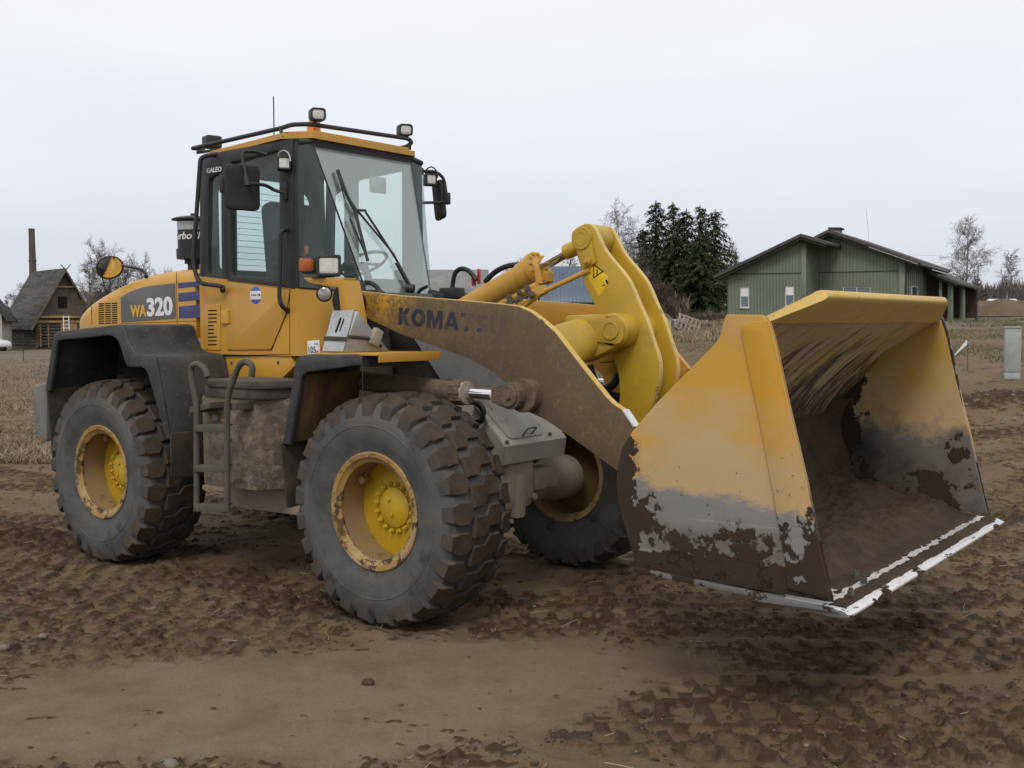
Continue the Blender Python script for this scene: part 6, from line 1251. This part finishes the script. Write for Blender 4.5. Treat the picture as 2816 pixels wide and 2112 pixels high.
# ---- spruces
m_spr = M('spruce_needles', (.034, .050, .024), .95, var=(.9, .35), spec=.15, layers=[((.050, .050, .022), 1.2, .50, .70, {'op': .7}), ((.055, .042, .03), 2.5, .58, .70, {'op': .8})])
def spruce(lab, px, ptop, v, wpx, seed):
    g = np.random.default_rng(seed); p = ppt(px, 880, v); z0 = gz(p[0], p[1]); H = ppt(px, ptop, v)[2]-z0; Rm = wpx/FPX*v*.5
    r = empty('spruce_tree', (p[0], p[1], z0)); tag(r, lab, 'tree', 'dark spruces left of the green house')
    obj('trunk', [lathe([(-.2, .17), (H*.5, .10), (H*.98, .012)], (0, 0, 0), (0, 0, 1), 8)], m_bark2, r)
    V, F = [], []
    def leaf(c, d, L, wv, up):
        s_ = np.cross(d, up); s_ /= np.linalg.norm(s_)+1e-9; b = len(V)
        V.extend([c-s_*wv*.5, c+s_*wv*.5, c+d*L*.6+s_*wv*.45, c+d*L, c+d*L*.6-s_*wv*.45]); F.append((b, b+1, b+2, b+3, b+4))
    nb = int(190+H*16)
    for k in range(nb):
        f0 = (k+g.random())/nb; z = .25+(H*.97-.25)*f0**1.12; f = 1-z/H; a = g.uniform(0, 6.28); lob = 1+.22*math.sin(3*a+seed)+.18*math.sin(z*2.3+seed*2+a)
        L = (Rm*(f**.72)*lob*g.uniform(.5, 1.18)+.16)*(1 if f < .8 else .9); dh = np.array([math.cos(a), math.sin(a), 0]); m_ = max(3, int(L/.15)); drop = g.uniform(.15, .50); lift = g.uniform(.05, .3)
        for i in range(m_):
            t = (i+.6)/m_; c = dh*L*t+np.array([0, 0, z-L*drop*t*t*1.1+L*lift*.4*t+lift*L*max(0, t-.7)])
            tang = dh+np.array([0, 0, -2*drop*t+.15]); tang /= np.linalg.norm(tang); sd = np.cross(dh, [0, 0, 1])
            for q_ in (-1, 1, -1, 1):
                d = tang*.7+sd*q_*g.uniform(.3, 1.0)+np.array([0, 0, g.uniform(-.95, .0)]); d /= np.linalg.norm(d); leaf(c+g.normal(0, .05, 3), d, g.uniform(.12, .32)*(1.15-.4*t), g.uniform(.045, .095), np.array([g.normal(0, .4), g.normal(0, .4), 1.0]))
            if i == m_-1: leaf(c, tang, .28, .10, np.array([0, 0, 1.]))
    for k in range(3): leaf(np.array([0, 0, H*.96]), np.array([g.normal(0, .12), g.normal(0, .12), 1.]), .35, .07, np.array([math.cos(k*2), math.sin(k*2), 0]))
    me = bpy.data.meshes.new('m'); me.from_pydata([tuple(x) for x in V], [], F); obj('crown', me, m_spr, r, 0)
spruce('leftmost and tallest of the dark spruces, open ragged branches on its left', 1802, 548, 84, 210, 1)
spruce('second dark spruce from the left, pointed top beside the tallest', 1850, 552, 88, 185, 2)
spruce('short-topped dark spruce in the middle of the group', 1886, 572, 84, 175, 3)
spruce('fourth dark spruce from the left with an open forked top', 1924, 560, 90, 180, 4)
spruce('rightmost dark spruce, long branches reaching over the green house eave', 1965, 574, 82, 205, 5)
spruce('low dark spruce filling the gap at the foot of the middle spruces', 1850, 640, 78, 240, 6)
spruce('low dark spruce in front of the rightmost spruces', 1925, 650, 76, 230, 7)
spruce('low ragged dark spruce at the left end, beside the white birch', 1768, 625, 80, 120, 8)
# ---- stacked pallets, cabinet, ribbon, lamps, far wood
m_pal = M('weathered_pallet_wood', (.25, .21, .165), .9, var=(3, .3)); m_pald = M('dark_board', (.13, .115, .105), .9, var=(3, .25)); m_tarp = M('grey_tarpaulin', (.33, .36, .40), .5, var=(2, .25))
def pallet(lab, px, py, v, rx, rz, ry=0.0, dz=0.0):
    p = ppt(px, py, v); ms = []
    for k in range(6): ms.append(box((-.5+.2*k, 0, .06), (.11, .8, .02), .002))
    for y in (-.36, 0, .36): ms.append(box((0, y, 0), (1.2, .09, .09), .002))
    for k in (-.5, 0, .5): ms.append(box((k, 0, -.055), (.11, .8, .02), .002))
    o = obj('pallet', ms, m_pal, None, 0); o.location = (p[0], p[1], p[2]+dz); o.rotation_euler = (rx, ry, rz); tag(o, lab, 'pallet', 'pallets in the heap left of the bucket'); return o
az = math.atan2(HR[1], HR[0]); PV = 50
pallet('bottom pallet lying flat in the heap beside the tarpaulin', 1875, 909, PV, .05, az+.2)
pallet('pallet lying tilted on the flat one in the heap', 1868, 901, PV, .12, az+.1, .12)
pallet('pallet leaning upright against the middle of the heap', 1893, 893, PV-.5, 1.1, az-.1, .35)
pallet('pallet lying flat under the small top pallets at the right of the heap', 1915, 903, PV, .0, az-.2)
pallet('uppermost pallet at the right of the heap', 1914, 886, PV, .08, az-.1)
tp = obj('tarpaulin', [hull([tuple(ppt(a, b, PV+d)) for a, b in ((1842, 880), (1885, 874), (1900, 884), (1856, 906), (1846, 912)) for d in (0, .9)], .03)], m_tarp); tag(tp, 'crumpled grey tarpaulin over the left of the pallet heap', 'tarpaulin')
for (x, l_) in ((1826, 'left grey board standing upright at the end of the pallet heap'), (1849, 'right grey board standing upright in front of the tarpaulin')):
    o = obj('board', [face_sheet([(x-5, 916), (x+4, 916), (x+6, 880), (x-3, 880)], PV-.7, .04)], m_pald, None, 0); tag(o, l_, 'board')
fr_ = obj('timber_frame', [face_sheet(rect(1901, 870, 1952, 874), PV, .08), face_sheet(rect(1948, 874, 1952, 907), PV, .08), face_sheet(rect(1928, 874, 1931, 907), PV, .08), face_sheet(rect(1900, 874, 1903, 905), PV+.3, .08)], m_gut, None, 0); tag(fr_, 'dark open timber frame at the right end of the pallet heap', 'frame')
CV = 18.6
m_cab = M('grey_cabinet_paint', (.33, .36, .36), .5, var=(2, .06), layers=[((.22, .20, .17), 4, .6, .8, {'op': .5, 'z': (1.4, .8, .15)})])
p = ppt(2782, 1055, CV); ec = empty('cable_cabinet', (p[0], p[1], p[2])); tag(ec, 'grey upright cable distribution cabinet at the right edge', 'cabinet')
hh = ppt(2775, 898, CV)[2]-p[2]; wd = 44/FPX*CV
Rz = Matrix.Rotation(az-.35, 4, 'Z')
obj('cabinet_body', [box((0, 0, hh*.6), (wd*.92, .19, hh*.78), .008, None)], m_cab, ec).rotation_euler = (0, 0, az-.30)
obj('cabinet_cap', [box((0, 0, hh*.985), (wd*1.0, .22, .03), .008)], m_cab, ec).rotation_euler = (0, 0, az-.30)
obj('plinth', [box((0, 0, hh*.08), (wd*.88, .17, hh*.24), .006)], m_cab, ec).rotation_euler = (0, 0, az-.30)
obj('warning_label', [box((wd*.47, -.02, hh*.78), (.004, .07, .06), .0)], m_otxt, ec).rotation_euler = (0, 0, az-.30)
q0, q1 = ppt(2625, 978, 20), ppt(2662, 942, 20); rb = obj('marker_ribbon', [hull([tuple(q0), tuple(q0+np.array([0, 0, .02])), tuple(q1+HR*.03), tuple(q1-HR*.03+np.array([0, 0, .05])), tuple((q0+q1)/2+HF*.02), tuple((q0+q1)/2+np.array([0, 0, .03]))], 0)], m_wht, None, 0); tag(rb, 'white plastic ribbon fluttering from a stake', 'ribbon')
q2 = ppt(2662, 940, 20); sk = obj('stake', [rod((q2[0], q2[1], gz(q2[0], q2[1])-.1), (q2[0], q2[1], q2[2]+.05), .012, n=8)], m_pald); tag(sk, 'thin wooden stake holding the white ribbon', 'stake')
q2 = ppt(64, 975, 34); pl_ = obj('fence_post', [rod((q2[0], q2[1], q2[2]-.2), (q2[0], q2[1], ppt(64, 915, 34)[2]), .013, n=8)], m_gut); tag(pl_, 'thin dark post standing in the dry grass at left', 'post')
for px, py, v, l_ in ((2690, 733, 150, 'taller far street lamp beside the tall birch'), (2757, 763, 170, 'shorter far street lamp near the right edge')):
    q = ppt(px, py, v); zb = gz(q[0], q[1]); s_ = empty('street_lamp', (q[0], q[1], zb)); tag(s_, l_, 'street lamp', 'far street lamps')
    obj('pole', [rod((0, 0, -.3), (0, 0, q[2]-zb), .09, .06, n=8)], m_gut, s_); obj('lamp_head', [hull([tuple(HR*a+np.array([0, 0, q[2]-zb+b])) for a, b in ((-.1, 0), (-.1, .1), (.9, .28), (1.0, .2), (.5, .1))]+[tuple(HR*.5+HF*.2+np.array([0, 0, q[2]-zb+.15]))], .01)], m_gut, s_)
pw = obj('power_line', [tube([ppt(2500, 700+dy, 160), ppt(2650, 708+dy, 160), ppt(2900, 712+dy, 160)], .010, 1, 0) for dy in (0, 18)], m_gut, None, 0); tag(pw, 'two thin power lines crossing the sky at right', 'power line')
# far wood and thickets: one mass nobody could count
def wood(name, spans, seed, mat, hgt, n):
    g = np.random.default_rng(seed); V, F = [], []
    for (a0, a1, v0, v1, hk) in spans:
        for _ in range(int(n*(a1-a0)/.1)):
            v = g.uniform(v0, v1); a = g.uniform(a0, a1); x, y = C0[0]+HR[0]*a*v+HF[0]*v, C0[1]+HR[1]*a*v+HF[1]*v; z = gz(x, y); h = hgt*hk*g.uniform(.45, 1.1)*(.7+.6*float(vnoise(a*60, v*.02, 1, 3)))
            for _k in range(16):
                b = len(V); th_ = g.uniform(0, 6.28); t = g.random(); base = np.array([x, y, z+h*g.uniform(0, .55)]); d = np.array([math.cos(th_)*.45, math.sin(th_)*.45, 1.0])*h*g.uniform(.25, .5); s_ = np.array([math.sin(th_), -math.cos(th_), 0])*h*.035
                V.extend([base-s_, base+s_, base+d]); F.append((b, b+1, b+2))
    me = bpy.data.meshes.new('m'); me.from_pydata([tuple(x) for x in V], [], F); o = obj(name, me, mat, None, 0); tag(o, kind='stuff'); return o
m_far = M('far_wood', (.17, .155, .15), .95, var=(.05, .25)); m_brush = M('brown_brush', (.135, .108, .080), .95, var=(.6, .25))
wood('far_wood', [(.43, .60, 170, 230, .75), (.5, .62, 240, 300, .9)], 3, m_far, 5.0, 330)
wood('far_treeline', [(-.62, .62, 260, 330, .8), (-.2, .3, 250, 300, .9)], 4, m_far, 6.0, 120)
wood('brushwood', [(.10, .165, 60, 72, 1.0), (.12, .205, 58, 66, .45)], 5, m_brush, 1.7, 330)
# spoil heaps on the right
for (px, py, v, rx, h, l_) in ((2760, 882, 60, 3.2, .85, 'brown heap of dug soil right of the green house porch'), (1812, 893, 55, 1.3, .8, 'small mossy soil heap beside the spruces')):
    p = ppt(px, py, v); nn = 26; V, F = [], []
    for i in range(nn):
        for j in range(nn):
            a, b = (i/(nn-1)*2-1), (j/(nn-1)*2-1); rr = math.hypot(a, b); z = h*max(0, 1-rr*rr)*(.65+.7*float(fbm(a*2+px, b*2, 1.3, 4, 5))); V.append(tuple(HR*a*rx+HF*b*rx*.6+np.array([0, 0, z-.1])))
    F = [(i*nn+j, i*nn+j+1, (i+1)*nn+j+1, (i+1)*nn+j) for i in range(nn-1) for j in range(nn-1)]
    o = obj('soil_heap', from_vf(V, F), m_fld if px < 2000 else M('dug_soil', (.125, .085, .055), .95, var=(1.5, .25), bump=((4, .05),)), None, 60); o.location = (p[0], p[1], gz(p[0], p[1])); tag(o, l_, 'soil heap')
m_plas = M('white_plastic_wrap', (.62, .63, .64), .5, var=(1, .1))
p = ppt(2735, 832, 95)
for a_, b_, l_ in ((-.6, .6, 'left white wrapped bale lying far off below the wood'), (.75, 1.9, 'right white wrapped bale lying far off below the wood')):
    o = obj('wrapped_bale', [rod(tuple(p+np.array([0, 0, -.3])+HR*a_), tuple(p+np.array([0, 0, -.3])+HR*b_), .62, n=20, ch=.08)], m_plas); tag(o, l_, 'bale', 'wrapped bales below the wood')
